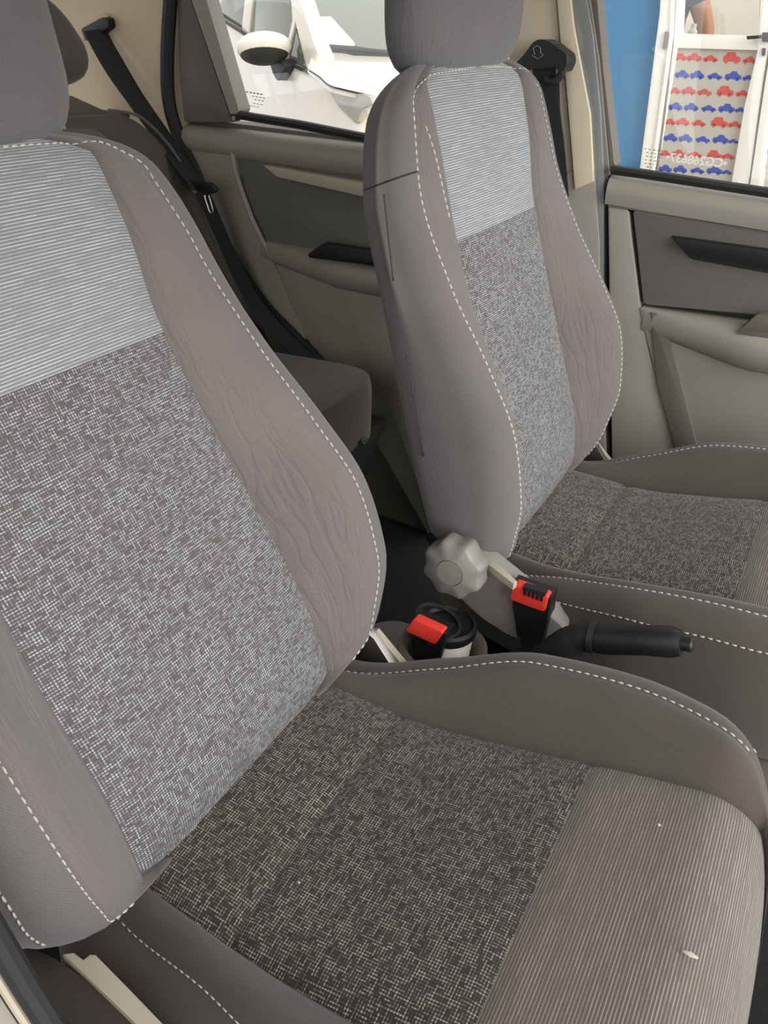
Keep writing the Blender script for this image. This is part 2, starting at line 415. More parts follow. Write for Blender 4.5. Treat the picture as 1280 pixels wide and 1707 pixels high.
def make_backrest():
    ls = sorted(set([LB+RB*(1-math.cos(a)) for a in frange(0, math.pi/2, 8)] + frange(LB+RB, BAND, 34) + frange(BAND, LT-RTOP, 14) + [LT-RTOP+RTOP*math.sin(a) for a in frange(0, math.pi/2, 12)]))
    ls = [l for i, l in enumerate(ls) if i == 0 or l-ls[i-1] > 1e-6]
    P3 = []; A = []
    for l in ls:
        h = bsec(l); full = h + [(-x, p) for x, p in reversed(h[1:-1])]
        P3.append([Vector((x, -p, l)) for x, p in full])
    n = len(h); nc = len(P3[0])
    lv = [0]
    for r in range(1, len(ls)): lv.append(lv[-1]+math.hypot(ls[r]-ls[r-1], P3[r][0].y-P3[r-1][0].y))
    arc = [0]; 
    for c in range(1, nc+1): arc.append(arc[-1]+(P3[len(ls)//2][c % nc]-P3[len(ls)//2][c-1]).length)
    def side(c): return c if c < n-1 else nc-1-c
    def zone(r, c):
        k = side(c); l = ls[r]
        if k < NI: return 'low' if l < BAND-1e-6 else 'up'
        if k < NI+NB: return 'bolR' if c < n-1 else 'bolL'
        return 'shell'
    def UV(r, c):
        k = side(c) if c < nc else 0
        if c <= NI or c >= nc-NI: return (P3[r][c % nc].x, lv[r])
        return (arc[c], lv[r])
    ms = grid_parts(P3, UV, zone, True)
    st = []
    for sx in (-1, 1):     # seam along the bolster ridge, turning in along the top edge
        pts = [(sx*(min(interp(wR, l), interp(wO, l)-.028)+.004), l) for l in frange(.004, .585, 110)]
        x1 = pts[-1][0]
        for t in frange(0, 1, 24)[1:]:
            a = t*math.pi/2; pts.append((sx*(.118+(abs(x1)-.118)*math.cos(a)), .585+.045*math.sin(a)))
        for t in frange(0, 1, 10)[1:]: pts.append((sx*.118*(1-t), .630+.004*t))
        path = []; nn = []
        for x, l in pts: nv = surf_n(x, l); path.append(Vector((x, -front_p(x, l), l))+nv*.0006); nn.append(nv)
        st.append(stitches(path, nn))
    pts = crom([(-.196, .575, 0), (-.190, .545, 0), (-.183, .50, 0), (-.178, .465, 0)], 14); path = []; nn = []
    for q in pts: nv = surf_n(q.x, q.y); path.append(Vector((q.x, -front_p(q.x, q.y), q.y))+nv*.0006); nn.append(nv)
    st.append(stitches(path, nn))
    ms['thread'] = mesh('thread', *join_vf(st))
    return ms
def make_headrest():
    """rounded pad, x half-width a(l), between p0 and p1"""
    P3 = []; l0, l1 = .636, .842; n = 44; m = 26
    for i in range(m+1):
        t = i/m; l = l0+(l1-l0)*t; e = min(1, (1-abs(2*t-1)**7))**.5 if 0 < t < 1 else 0
        e = (1-abs(2*t-1)**5.0)**.42 if 0 < t < 1 else 0
        a = .166*(.60+.40*e) if 0 < t < 1 else .08; b = .048*e; pc = -.016+.28*(l-.645)
        row = []
        for j in range(n):
            q = 2*math.pi*j/n; cx, cy = math.cos(q), math.sin(q)
            k = 2/2.8; x = a*abs(cx)**k*(1 if cx > 0 else -1); p = b*abs(cy)**k*(1 if cy > 0 else -1)
            row.append(Vector((x, -(pc+p), l+(.010*(1-(x/.16)**2) if t < .1 else 0)*(-1 if t < .1 else 1))))
        P3.append(row)
    arc = [0.0]
    for c in range(1, n+1): arc.append(arc[-1]+(P3[m//2][c % n]-P3[m//2][c-1]).length)
    ms = grid_parts(P3, lambda r, c: (arc[c], l0+(l1-l0)*r/m), lambda r, c: 'pad', True)
    bm = bmesh.new(); bm.from_mesh(ms['pad']); bmesh.ops.holes_fill(bm, edges=bm.edges); bmesh.ops.remove_doubles(bm, verts=bm.verts, dist=1e-5); bm.to_mesh(ms['pad']); bm.free()
    for sx in (-1, 1):
        path = [Vector((sx*.134, -(-.016+.28*(.206*t-.009)+.0465*((1-abs(2*t-1)**5)**.42)*(1-(.134/(.166*(.6+.4*(1-abs(2*t-1)**5)**.42)))**2.8)**(1/2.8)), l0+.206*t)) for t in frange(.06, .94, 24)]
        ms['piping%d' % sx] = tube(path, .0016, 6)
    return ms

# cushion space: s forward, z up from the crease; local axes (x, -s, z)
cw = [(-.08, .15), (0, .156), (.11, .161), (.22, .167), (.374, .172), (.5, .176)]
cz = [(-.08, -.012), (0, -.008), (.11, -.012), (.22, .003), (.374, .037), (.43, .046), (.5, .050)]
rw = [(-.08, .17), (0, .188), (.11, .211), (.22, .238), (.33, .240), (.44, .222), (.50, .205)]
rz = [(-.08, -.02), (0, -.018), (.11, .020), (.22, .060), (.33, .075), (.40, .077), (.44, .074), (.50, .062)]
ow = [(-.08, .20), (-.04, .225), (0, .238), (.11, .262), (.22, .282), (.33, .284), (.40, .274), (.44, .257), (.465, .236), (.485, .205), (.497, .16), (.503, .10), (.505, .06)]
S0, S1, S2, SE = -.08, .096, .312, .505
def csec(s):
    o = interp(ow, s); r = min(interp(rw, s), o-.026); i = min(interp(cw, s), r-.012); d = interp(cz, s); p = interp(rz, s); zb = -.125; g = 1
    RF = .085
    if s > SE-RF: g = max(0, 1-((s-(SE-RF))/RF)**2)**.5
    c = []
    for k in range(NI+1):
        t = k/NI; c.append((i*t, d+.010*(1-t*t)-(.007 if k == NI else 0)))
    for k in range(1, NB+1):
        t = k/NB; e = t*t*(3-2*t); c.append((i+(r-i)*t, d+(p-d)*(.45*t+.55*e)+.010*math.sin(math.pi*t)-(.0015 if k == NB else 0)))
    hr = .035
    for k in range(1, NO+1):
        a = math.pi/2*k/NO; c.append((r+(o-r)*math.sin(a), p+.002*math.sin(2*a)-hr*(1-math.cos(a))))
    s0 = p-hr
    for k in range(1, 7):
        t = k/6; c.append((o+.006*math.sin(math.pi*t), s0+(zb+.02-s0)*t))
    c.append((o-.02, zb))
    for k in range(1, 4): c.append(((o-.02)*(1-k/3), zb))
    zm = -.06
    return [(x, zm+(q-zm)*g if q > zm else q) for x, q in c]
def top_z(x, s):
    q = csec(s); a = abs(x)
    for k in range(NI+NB+NO):
        (x0, p0), (x1, p1) = q[k], q[k+1]
        if x0 <= a <= x1: t = 0 if x1 == x0 else (a-x0)/(x1-x0); return p0+(p1-p0)*t
    return q[NI+NB+NO][1]
def make_cushion():
    ss = frange(S0, S1, 14)+frange(S1, S2, 20)[1:]+frange(S2, SE-.085, 10)[1:]+[SE-.085+.085*math.sin(a) for a in frange(0, math.pi/2, 14)][1:]
    P3 = []
    for s in ss:
        h = csec(s); full = h+[(-x, z) for x, z in reversed(h[1:-1])]
        # seams across the insert: shallow valleys
        row = []
        for x, z in full:
            k = abs(x) <= h[NI][0]+1e-6 and z > -.05
            row.append(Vector((x, -s, z-(.0035*math.exp(-((s-S1)/.004)**2)+.003*math.exp(-((s-S2)/.004)**2) if k else 0))))
        P3.append(row)
    n = len(h); nc = len(P3[0]); lv = [0]
    for r in range(1, len(ss)): lv.append(lv[-1]+math.hypot(ss[r]-ss[r-1], P3[r][0].z-P3[r-1][0].z))
    mid = P3[20]; arc = [0]
    for c in range(1, nc+1): arc.append(arc[-1]+(mid[c % nc]-mid[c-1]).length)
    def side(c): return c if c < n-1 else nc-1-c
    def zone(r, c):
        k = side(c); s = ss[r]
        if k < NI: return 'rear' if s < S1-1e-6 else ('mid' if s < S2-1e-6 else 'front')
        if k < NI+NB: return 'bolR' if c < n-1 else 'bolL'
        return 'shell'
    def UV(r, c):
        if c <= NI or c >= nc-NI: return (P3[r][c % nc].x, lv[r])
        return (arc[c], lv[r])
    ms = grid_parts(P3, UV, zone, True)
    def cn(x, s, e=.004): return Vector((-(top_z(x+e, s)-top_z(x-e, s))/(2*e), (top_z(x, s+e)-top_z(x, s-e))/(2*e), 1)).normalized()
    st = []
    for sx in (-1, 1):
        path = []; nn = []
        for s in frange(-.02, .45, 110):
            x = sx*(min(interp(rw, s), interp(ow, s)-.026)+.003); nv = cn(x, s); path.append(Vector((x, -s, top_z(x, s)))+nv*.0006); nn.append(nv)
        st.append(stitches(path, nn))
        path = []; nn = []
        for s in frange(.05 if sx < 0 else .20, .46, 90):
            o = interp(ow, s); r = min(interp(rw, s), o-.026); a = math.acos(max(-1, 1-(.010+.016*min(1, max(0, (s-.03)/.2)))/.035)); path.append(Vector((sx*(r+(o-r)*math.sin(a)+.0008), -s, interp(rz, s)+.002*math.sin(2*a)-.035*(1-math.cos(a))+.0006))); nn.append(Vector((sx*math.sin(a), 0, math.cos(a))))
        st.append(stitches(path, nn, .006, .003, .0014))
    ms['thread'] = mesh('thread', *join_vf(st))
    return ms
BK, HD, CU = make_backrest(), make_headrest(), make_cushion()
def fabric_child(name, me, mat, parent, kind=None, ang=50):
    o = link(name, me, mat, parent)
    if kind: o['kind'] = kind
    return o
def front_seat(loc, ang, label, wmats):
    s = empty('front_seat', loc); tag(s, label, 'seat', 'front seats')
    b = link('backrest', BK['shell'], M['side'], s); b.rotation_euler = (-R(ang), 0, 0)
    fabric_child('lower_panel', BK['low'], M['weave'], b); fabric_child('upper_panel', BK['up'], M['rib'], b)
    fabric_child('bolster', BK['bolL'], M['twill_w'], b); fabric_child('bolster', BK['bolR'], M['twill_w'], b)
    fabric_child('stitching', BK['thread'], M['thread'], b, 'stuff')
    h = link('headrest', HD['pad'], M['suede'], s); h.rotation_euler = (-R(ang), 0, 0)
    for sx in (-1, 1): link('piping', HD['piping%d' % sx], M['twill'], h)
    for sx in (-1, 1):
        p = link('headrest_post', HPOST, M['steel'], s); p.rotation_euler = (-R(ang), 0, 0); p.location = Matrix.Rotation(-R(ang), 3, 'X') @ Vector((sx*.07, .012, .60))
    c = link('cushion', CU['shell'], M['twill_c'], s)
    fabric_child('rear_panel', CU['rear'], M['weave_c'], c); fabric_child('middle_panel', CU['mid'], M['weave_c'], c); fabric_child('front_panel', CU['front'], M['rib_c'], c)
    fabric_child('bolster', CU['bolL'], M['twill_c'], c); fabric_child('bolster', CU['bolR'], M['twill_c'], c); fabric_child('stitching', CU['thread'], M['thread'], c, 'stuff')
    return s
HPOST = lathe([(.006, 0), (.006, .06)], (0, 0, 0), n=12)
near = front_seat((0, 0, .40), 27.56, 'near grey cloth front seat filling the left and bottom of view', None)
far = front_seat((.669, -.081, .414), 17.62, 'far grey cloth front seat with recline knob beside the handbrake', None)

# near seat: second seam on its outer flank, and pale base cover
def seat_base(seat, cover, lip, knob):
    x0, y0, z0 = seat.location
    put('side_cover', slab(cover, (.03, 0, 0), .007 if knob else .002, 3), M['silver' if knob else 'cover_shade'], seat)  # near side is the lip's plastic, its shade put into a darker colour
    put('cover_lip', slab(lip, (.0, .0, -.010 if knob else -.03), .002), M['cover'], seat)
    # hinge strip and lever on the +x flank
    put('hinge_bracket', slab([Vector((x0+.236, y0-f, z0+z)) for f, z in ((-.03, -.03), (.0, .012), (.012, .006), (.045, -.035), (.03, -.045), (.0, -.05))], (.012, 0, 0), .002), M['steel'], seat)
    put('hinge_cover', slab([Vector((x0+.250, y0-f, z0+z)) for f, z in ((-.004, .0), (.006, .004), (.05, -.034), (.044, -.044))], (.010, 0, 0), .002), M['cover'], seat)
    for sx in (-1, 1):
        put('seat_rail', box((x0+sx*.20, y0-.16, .10+.0*z0), (.045, .50, .05), .006), M['black'], seat)
        put('rail_riser', box((x0+sx*.20, y0-.16, .20), (.03, .40, .17), .006), M['black'], seat)
    if knob:
        c = onx(753, 951, .338); n = 96; ax = Vector((-1, .0, .03)).normalized()
        q = Vector((0, 0, 1)).rotation_difference(ax).to_matrix(); V = []; F = []
        prof = [(.9, -.030), (1, -.026), (1, -.004), (.97, .001), (.90, .004), (.50, .007), (.47, .0075), (.455, .005), (.44, .0075), (.0, .0085)]
        for r, h in prof:
            for j in range(n):
                a = 2*math.pi*j/n; lob = .0428-.0050*(.5+.5*math.cos(8*a))**.75 if r > .85 else .0395
                V.append(c+q @ Vector((r*lob*math.cos(a), r*lob*math.sin(a), h)))
        for i in range(len(prof)-1):
            for j in range(n): F.append((i*n+j, i*n+(j+1) % n, (i+1)*n+(j+1) % n, (i+1)*n+j))
        F.append(tuple(reversed(range(n))))
        k = put('recline_knob', mesh('knob', V, F), M['silver'], seat, True, 50); k['label'] = 'lobed silver grey recline knob'
        put('knob_shaft', tube([c+ax*-.025, c+Vector((.06, 0, -.004))], .016, 16), M['black'], seat)
        put('knob_gap_cover', box(onx(742, 900, .40), (.03, .05, .03), .008), M['black'], seat)
cov = [onx(p.x, p.y, .383) for p in rounded([(726, 905), (745, 893), (800, 927), (856, 972), (908, 1016), (943, 1047), (938, 1062), (915, 1077), (850, 1064), (800, 1032), (768, 1002), (735, 960)], 14)]
seat_base(far, cov, [onz(p[0], p[1], .47) for p in ((800, 930), (807, 924), (835, 944), (862, 968), (856, 973))], True)
cov = [Vector((-.288, -f, z)) for f, z in [(p.x, p.y) for p in rounded([(-.10, .30), (-.06, .40), (.0, .428), (.12, .425), (.3, .41), (.42, .36), (.42, .26), (-.05, .24)], .02)]]
seat_base(near, cov, [onz(p[0], p[1], .432) for p in ((104, 1590), (123, 1587), (139, 1599), (150, 1590), (160, 1591), (215, 1647), (272, 1706), (330, 1765), (290, 1785), (226, 1707))], False)
# seam on the outer flank of the near backrest
bk = [o for o in near.children if o.name.startswith('backrest')][0]
path = []; nn = []
for l in frange(.045, .56, 80):
    o_ = interp(wO, l); r_ = min(interp(wR, l), o_-.028); p_ = interp(pR, l); hr_ = min(.045, p_+.02); a_ = R(58)
    path.append(Vector((-(r_+(o_-r_)*math.sin(a_))-.0006, -(p_+.003*math.sin(2*a_)-hr_*(1-math.cos(a_)))-.0006, l))); nn.append(Vector((-.85, -.5, 0)))
so_ = link('flank_stitching', mesh('thread', *stitches(path, nn)), M['thread'], bk); so_['kind'] = 'stuff'
# dark gathered slits in the flank cloth of the far backrest and the cross seam
bf = [o for o in far.children if o.name.startswith('backrest')][0]
for pts in ([(-.2785, .006, .515), (-.279, .012, .47), (-.280, .018, .42)], [(-.2855, .020, .33), (-.287, .022, .27), (-.289, .026, .20)]):
    link('flank_crease', tube(crom(pts, 6), .0011, 6, .6), M['gasket'], bf)
sp = []
for k in bsec(.528)[NI+NB:NI+NB+NO+9]: sp.append(Vector((-k[0]-.0002, -k[1], .528+.10*(k[1]))))
link('flank_seam', tube(sp, .0011, 6), M['rubber'], bf)

# ---------------------------------------------------------------- rear seat
rs = empty('rear_seat', (.36, .80, .40)); tag(rs, 'dark grey rear bench seat behind the two front seats', 'seat')
def soft_block(name, outline, depth_fn, T, mat, parent, bulge=.02, inset=.035, n=6):
    """cushion-like block: outline polygon (2D), T maps (u,v,d) to world; rim rounded over inset"""
    pts = [Vector((p[0], p[1])) for p in outline]; c = sum(pts, Vector((0, 0)))/len(pts); V = []; F = []; N = len(pts)
    rings = [(1.0, -1.0), (1.0, -.4)]+[(1-inset*(1-math.cos(a)), -.4+.4*math.sin(a)) for a in frange(0, math.pi/2, n)][1:]+[(.7, .15), (.4, .22), (.15, .25)]
    for k, d in rings:
        for p in pts: q = c+(p-c)*k; V.append(T(q.x, q.y, d*depth_fn if d < 0 else d*bulge))
    for i in range(len(rings)-1):
        for j in range(N): F.append((i*N+j, i*N+(j+1) % N, (i+1)*N+(j+1) % N, (i+1)*N+j))
    F.append(tuple(range((len(rings)-1)*N, len(rings)*N))); F.append(tuple(reversed(range(N))))
    me = mesh(name, V, F); L = me.uv_layers.new(name='UVMap')
    for lp_ in me.loops: co = me.vertices[lp_.vertex_index].co; L.data[lp_.index].uv = (co.x+co.y*.5, co.z+co.y*.5)
    bm = bmesh.new(); bm.from_mesh(me); bmesh.ops.recalc_face_normals(bm, faces=bm.faces); bm.to_mesh(me); bm.free()
    return put(name, me, mat, parent, True, 60)
ra = R(24); RY, RZ = .77, .40
def TB(u, v, d): return Vector((u, RY+v*math.sin(ra)-d*math.cos(ra), RZ+v*math.cos(ra)+d*math.sin(ra)))
ol = crom([(-.30, 0, 0), (-.30, .50, 0), (-.25, .535, 0), (.4, .54, 0), (.84, .532, 0), (.93, .520, 0), (.985, .47, 0), (1.02, .40, 0), (1.04, .30, 0), (1.04, .10, 0), (1.04, -.03, 0), (.4, -.03, 0)], 5, True)
soft_block('backrest', [(p.x, p.y) for p in ol], .10, TB, M['rear'], rs)
ol = crom([(.12, .02, 0), (.12, .40, 0), (.20, .498, 0), (.45, .505, 0), (.76, .505, 0), (.835, .475, 0), (.88, .38, 0), (.89, .2, 0), (.88, .02, 0)], 5, True)
soft_block('backrest_insert', [(p.x, p.y) for p in ol], .02, lambda u, v, d: TB(u, v, d+.012), M['rear2'], rs)
def TC(u, v, d): return Vector((u, .84-v, .405+.04*v/.5+d))
ol = crom([(-.30, 0, 0), (-.30, .42, 0), (-.2, .47, 0), (.3, .475, 0), (.80, .475, 0), (.91, .46, 0), (.955, .41, 0), (.968, .30, 0), (.97, .1, 0), (.96, -.02, 0), (.3, -.02, 0)], 5, True)
soft_block('cushion', [(p.x, p.y) for p in ol], .13, TC, M['rear2'], rs, .025, .03)
rh = []
for i in range(15):
    t = i/14; e = (1-abs(2*t-1)**4)**.5 if 0 < i < 14 else 0
    row = []
    for j in range(28):
        q = 2*math.pi*j/28; cx, cy = math.cos(q), math.sin(q); k = .55
        a = (.145-.045*max(0, t-.35)**1.4*2)*(.5+.5*e); row.append(TB(.69+a*abs(cx)**k*(1 if cx > 0 else -1), .575+.165*t, .02+.05*e*abs(cy)**k*(1 if cy > 0 else -1)))
    rh.append(row)
ms = grid_parts(rh, lambda r, c: (c*.02, r*.012), lambda r, c: 'h', True)['h']
hr_ = put('headrest', ms, M['rear'], rs, True, 70)
for u in (.64, .74): put('headrest_post', tube([TB(u, .50, .0), TB(u, .62, .0)], .006, 10), M['steel'], rs)
# hem stitching on the outer shoulder
path = [TB(u, v, .012) for u, v in [(p.x, p.y) for p in crom([(.86, .530, 0), (.935, .512, 0), (.985, .455, 0), (1.015, .38, 0)], 12)]]
o = put('piping', tube(path, .003, 6), M['rear2'], rs)
# chrome-tipped lever end behind the near seat
lv_ = empty('seat_fold_lever', onx(598, 742, .36)); tag(lv_, 'small silver lever end poking out behind the near backrest', 'lever')
a, b = onx(585, 752, .36), onx(607, 735, .36)
put('rod', tube([a, a.lerp(b, .75)], .0035, 10), M['steel'], lv_); put('tip', tube([a.lerp(b, .7), b], .0048, 10), M['black'], lv_); put('cap', tube([a.lerp(b, .97), a.lerp(b, 1.12)], .0036, 10), M['steel'], lv_)

# ---------------------------------------------------------------- far rear door
d2 = empty('door_2', (1.05, .45, .0)); tag(d2, 'closed far rear door with pale pull strip and armrest', 'door', kind='structure')
XP = 1.06
xpanel('inner_skin', [(300, 195), (640, 235), (720, 900), (560, 900), (300, 300)], 1.085, .05, M['dgrey'], d2)
xpanel('quarter_panel', [(294, -60), (306, -60), (318, 0), (387, 204), (307, 204), (298, 120)], XP, .03, M['dgrey'], d2, 4, .004)
xpanel('window_frame', [(304, -60), (330, -60), (344, 0), (398, 184), (388, 203), (319, 0)], XP-.012, .04, M['grey'], d2, 3, .005)
put('window_gasket', tube([onx(p[0], p[1], XP+.004) for p in ((326, -60), (343, 0), (370, 96), (397, 184))], .007, 8), M['gasket'], d2)
put('sill_gasket', tube([onx(p[0], p[1], XP-.004) for p in ((388, 193), (400, 192), (500, 208), (600, 228), (700, 246))], .010, 8, .8), M['gasket'], d2)
# shoulder roll below the glass: swept profile
def sweep(name, a, b, prof, mat, parent, n=14):
    """profile points (dx, dz) swept between world points a and b"""
    V = []; F = []; m = len(prof)
    for i in range(n+1):
        p = a.lerp(b, i/n)
        for dx, dz in prof: V.append(p+Vector((dx, 0, dz)))
    for i in range(n):
        for j in range(m-1): F.append((i*m+j, i*m+j+1, (i+1)*m+j+1, (i+1)*m+j))
    F.append(tuple(range(m))); F.append(tuple(reversed(range(n*m, n*m+m))))
    bm = bmesh.new(); me0 = mesh(name, V, F); bm.from_mesh(me0); me = frombm(name, bm)
    return put(name, me, mat, parent, True, 40)
roll = [(.05, -.004), (.02, 0), (.004, -.004), (-.008, -.014), (-.013, -.028), (-.012, -.042), (-.004, -.055), (.01, -.062), (.05, -.062)]
sweep('shoulder', onx(306, 206, XP), onx(700, 252, XP), roll, M['grey'], d2)
xpanel('cloth_insert', [(380, 246), (610, 284), (690, 470), (640, 452), (437, 400), (410, 330)], XP+.004, .03, M['insert'], d2, 6)
xpanel('border_panel', [(306, 240), (388, 246), (397, 300), (412, 350), (432, 396), (462, 450), (500, 545), (520, 590), (470, 560), (330, 330)], XP-.006, .03, M['grey'], d2, 6, .008)
put('border_ridge', tube([onx(p[0], p[1], XP-.006) for p in ((386, 248), (392, 285), (405, 325), (420, 365), (434, 394), (452, 430))], .0055, 8), M['grey'], d2)
o = xpanel('pull_strip', [(438, 275), (470, 281), (610, 306), (700, 325), (700, 352), (615, 330), (520, 308), (462, 295)], XP-.018, .03, M['strip'], d2, 3, .004); o['label'] = 'pale beige pull strip'
# armrest: swept bulge
a0, a1 = onx(436, 402, XP), onx(720, 452, XP)
arm = [(.02, .004), (-.004, .002), (-.028, -.004), (-.04, -.016), (-.043, -.035), (-.036, -.055), (-.015, -.068), (.02, -.074)]
V = []; F = []; m = len(arm); n = 16
for i in range(n+1):
    t = i/n; p = a0.lerp(a1, t); k = min(1, .18+t*1.6)
    for dx, dz in arm: V.append(p+Vector((dx*k if dx < 0 else dx, 0, dz*(.55+.45*min(1, t*2)))))
for i in range(n):
    for j in range(m-1): F.append((i*m+j, i*m+j+1, (i+1)*m+j+1, (i+1)*m+j))
F.append(tuple(range(m)))
bm = bmesh.new(); bm.from_mesh(mesh('a', V, F)); put('armrest', frombm('armrest', bm), M['grey'], d2, True, 50)
sw = xpanel('switch_plate', [(512, 424), (538, 406), (660, 424), (660, 452), (600, 440), (515, 430)], XP-.040, .02, M['black'], d2, 3, .003)
o = xpanel('window_switch', [(560, 416), (640, 428), (640, 441), (560, 429)], XP-.043, .01, M['rubber'], d2, 2, .002)
xpanel('lower_panel', [(437, 402), (470, 420), (650, 470), (720, 900), (640, 760), (560, 640), (500, 545)], XP-.002, .03, M['grey'], d2, 8, .006)
xpanel('pocket_panel', [(560, 468), (645, 480), (730, 900), (655, 690), (610, 590)], XP-.014, .02, M['grey'], d2, 8, .006)
# door seal
sl = put('trim_1', tube(crom([onx(p[0], p[1], 1.055) for p in ((290, -80), (284, 0), (279, 90), (281, 165), (296, 222), (322, 275), (352, 345), (388, 425), (440, 505), (512, 580), (600, 680))], 6), .015, 10), M['rubber'])
tag(sl, 'black rubber door seal curving down beside the rear seat', 'seal', kind='structure')
gl = xpanel('window_2', [(330, -60), (760, -60), (700, 262), (395, 200), (340, 0)], 1.088, .004, M['glass'], None, 0, 0); tag(gl, 'clear rear door window looking onto the white car', 'window', kind='structure')
# rows of tiny print in the corner of the rear glass
for i, (px, py, n_) in enumerate(((404, 152, 6), (420, 160, 4), (424, 166, 3), (404, 174, 5), (422, 172, 3))):
    for k in range(n_):
        a, b = onx(px+k*6, py+k, 1.086), onx(px+k*6+3.5, py+k+.6, 1.086)
        put('glass_print', strap([a, b], .0022 if i == 0 else .0013, .0005, (0, 0, 1)), M['print'], gl, False)

# rear quarter trim, belt
wa = xpanel('trim_6', [(100, 200), (300, 200), (330, 300), (430, 480), (560, 640), (560, 760), (200, 760)], 1.088, .04, M['dgrey'], None, 0, 0); tag(wa, 'dark lower side trim beside the rear backrest', 'trim', kind='structure')
cp = xpanel('trim_2', [(-60, -90), (312, -90), (312, 0), (312, 90), (312, 165), (312, 226), (220, 260), (-60, 260)], 1.078, .04, M['beige'], None, 0, 0)
tag(cp, 'beige rear quarter trim behind the rear headrest', 'trim', kind='structure')
ps = put('trim_3', slab([ony(p[0], p[1], 1.10) for p in ((60, 150), (122, 160), (188, 190), (216, 188), (218, 196), (60, 215))], (0, .10, 0), .004), M['dgrey']); tag(ps, 'dark parcel ledge wedge beside the rear backrest top', 'trim', kind='structure')
rb = empty('rear_seat_belt', onx(158, 50, 1.07)); tag(rb, 'black rear seat belt running down from its beige wall slot', 'seat belt')
bz = [onx(p[0], p[1], 1.058) for p in rounded([(133, 48), (170, 28), (179, 30), (182, 46), (150, 68), (142, 68)], 6)]
put('belt_guide', slab(bz, (.03, 0, 0), .004), M['black'], rb)
put('guide_recess', slab([onx(p[0], p[1], 1.070) for p in rounded([(122, 46), (168, 20), (182, 26), (150, 60), (136, 70)], 8)], (.012, 0, 0), .003), M['beige'], rb)
wp = [(158, 50, 1.050), (176, 85, 1.04), (206, 135, 1.03), (240, 185, 1.02), (278, 238, 1.01), (312, 288, .995), (334, 318, .985)]
put('webbing', strap(crom([onx(*p) for p in wp], 5), .050, .002, (-.15, .75, .6)), M['web'], rb)
wp = [(334, 318, .985), (352, 355, .99), (372, 400, 1.0), (392, 445, 1.01), (425, 505, 1.02), (470, 560, 1.02), (540, 620, 1.02)]
put('lower_webbing', strap(crom([onx(*p) for p in wp], 5), .034, .002, (-.15, .9, .4)), M['web'], rb)
put('tongue_housing', slab([onx(p[0], p[1], .978) for p in rounded([(316, 302), (350, 306), (360, 318), (352, 324), (322, 316)], 3)], (.012, 0, 0), .003), M['black'], rb)
put('tongue', tube(crom([onx(p[0], p[1], .976) for p in ((341, 326), (350, 353), (355, 352), (348, 326))], 5), .0022, 8), M['steel'], rb)

# ---------------------------------------------------------------- pillar between the far doors
bp = empty('trim_4', (1.05, .02, .3)); tag(bp, 'cream centre pillar trim beside the far front seat', 'trim', kind='structure')
xpanel('rear_trim', [(835, -60), (922, -60), (932, 68), (940, 124), (958, 317), (950, 345), (880, 345), (850, 120)], 1.056, .03, M['cream'], bp, 0, .003)
xpanel('front_trim', [(923, -60), (944, -60), (955, 40), (965, 96), (983, 190), (989, 303), (958, 316), (942, 124), (934, 68)], 1.046, .04, M['cream'], bp, 3, .008)
xpanel('lower_trim', [(950, 285), (990, 285), (998, 400), (1000, 560), (1010, 760), (900, 760), (900, 330)], 1.05, .03, M['grey'], bp, 2, .006)
xpanel('seal', [(946, -60), (966, -60), (988, 60), (1000, 180), (1006, 300), (1006, 430), (1004, 560), (1010, 780), (998, 780), (990, 560), (992, 400), (990, 303), (985, 190), (967, 96), (957, 40)], 1.054, .03, M['bodygrey'], bp, 2, .008)
xpanel('dark_gap', [(990, 290), (1024, 290), (1020, 420), (1016, 560), (1030, 790), (1000, 790), (996, 430)], 1.09, .02, M['rubber'], bp, 0, .002)
xpanel('sheet_metal_edge', [(966, -60), (974, -60), (998, 100), (1015, 285), (1007, 300), (1001, 180), (989, 60)], 1.060, .02, M['silver'], bp, 2, .004)
fb = empty('front_seat_belt', onx(905, 100, 1.03)); tag(fb, 'black seat belt and anchor cover on the cream pillar', 'seat belt')
put('anchor_cover', slab([onx(p[0], p[1], 1.0) for p in rounded([(852, 112), (872, 92), (888, 70), (898, 65), (914, 68), (944, 90), (946, 104), (938, 122), (925, 112), (880, 117)], 5)], (.045, 0, 0), .007, 3), M['black'], fb)
put('guide_loop', tube(crom([onx(p[0], p[1], 1.006) for p in ((930, 96), (938, 110), (934, 126), (921, 136), (908, 132))], 6), .0065, 10), M['rubber'], fb)
em = [onx(p[0], p[1], .9985) for p in ((889, 80), (895, 76), (901, 80), (901, 88), (906, 92), (896, 98), (886, 92), (891, 91))]
put('emblem', tube(em+[em[0]], .0008, 6), M['silver'], fb)
put('webbing', strap([onx(p[0], p[1], x) for p, x in (((906, 112), 1.012), (910, 150) and ((910, 150), 1.02), ((916, 200), 1.028), ((924, 260), 1.035), ((930, 330), 1.04))], .040, .002, (0, 1, .1)), M['web'], fb)
put('return_webbing', strap([onx(p[0], p[1], x) for p, x in (((922, 130), 1.03), ((924, 180), 1.035), ((928, 215), 1.04), ((932, 240), 1.05))], .020, .002, (0, 1, .1)), M['rubber'], fb)

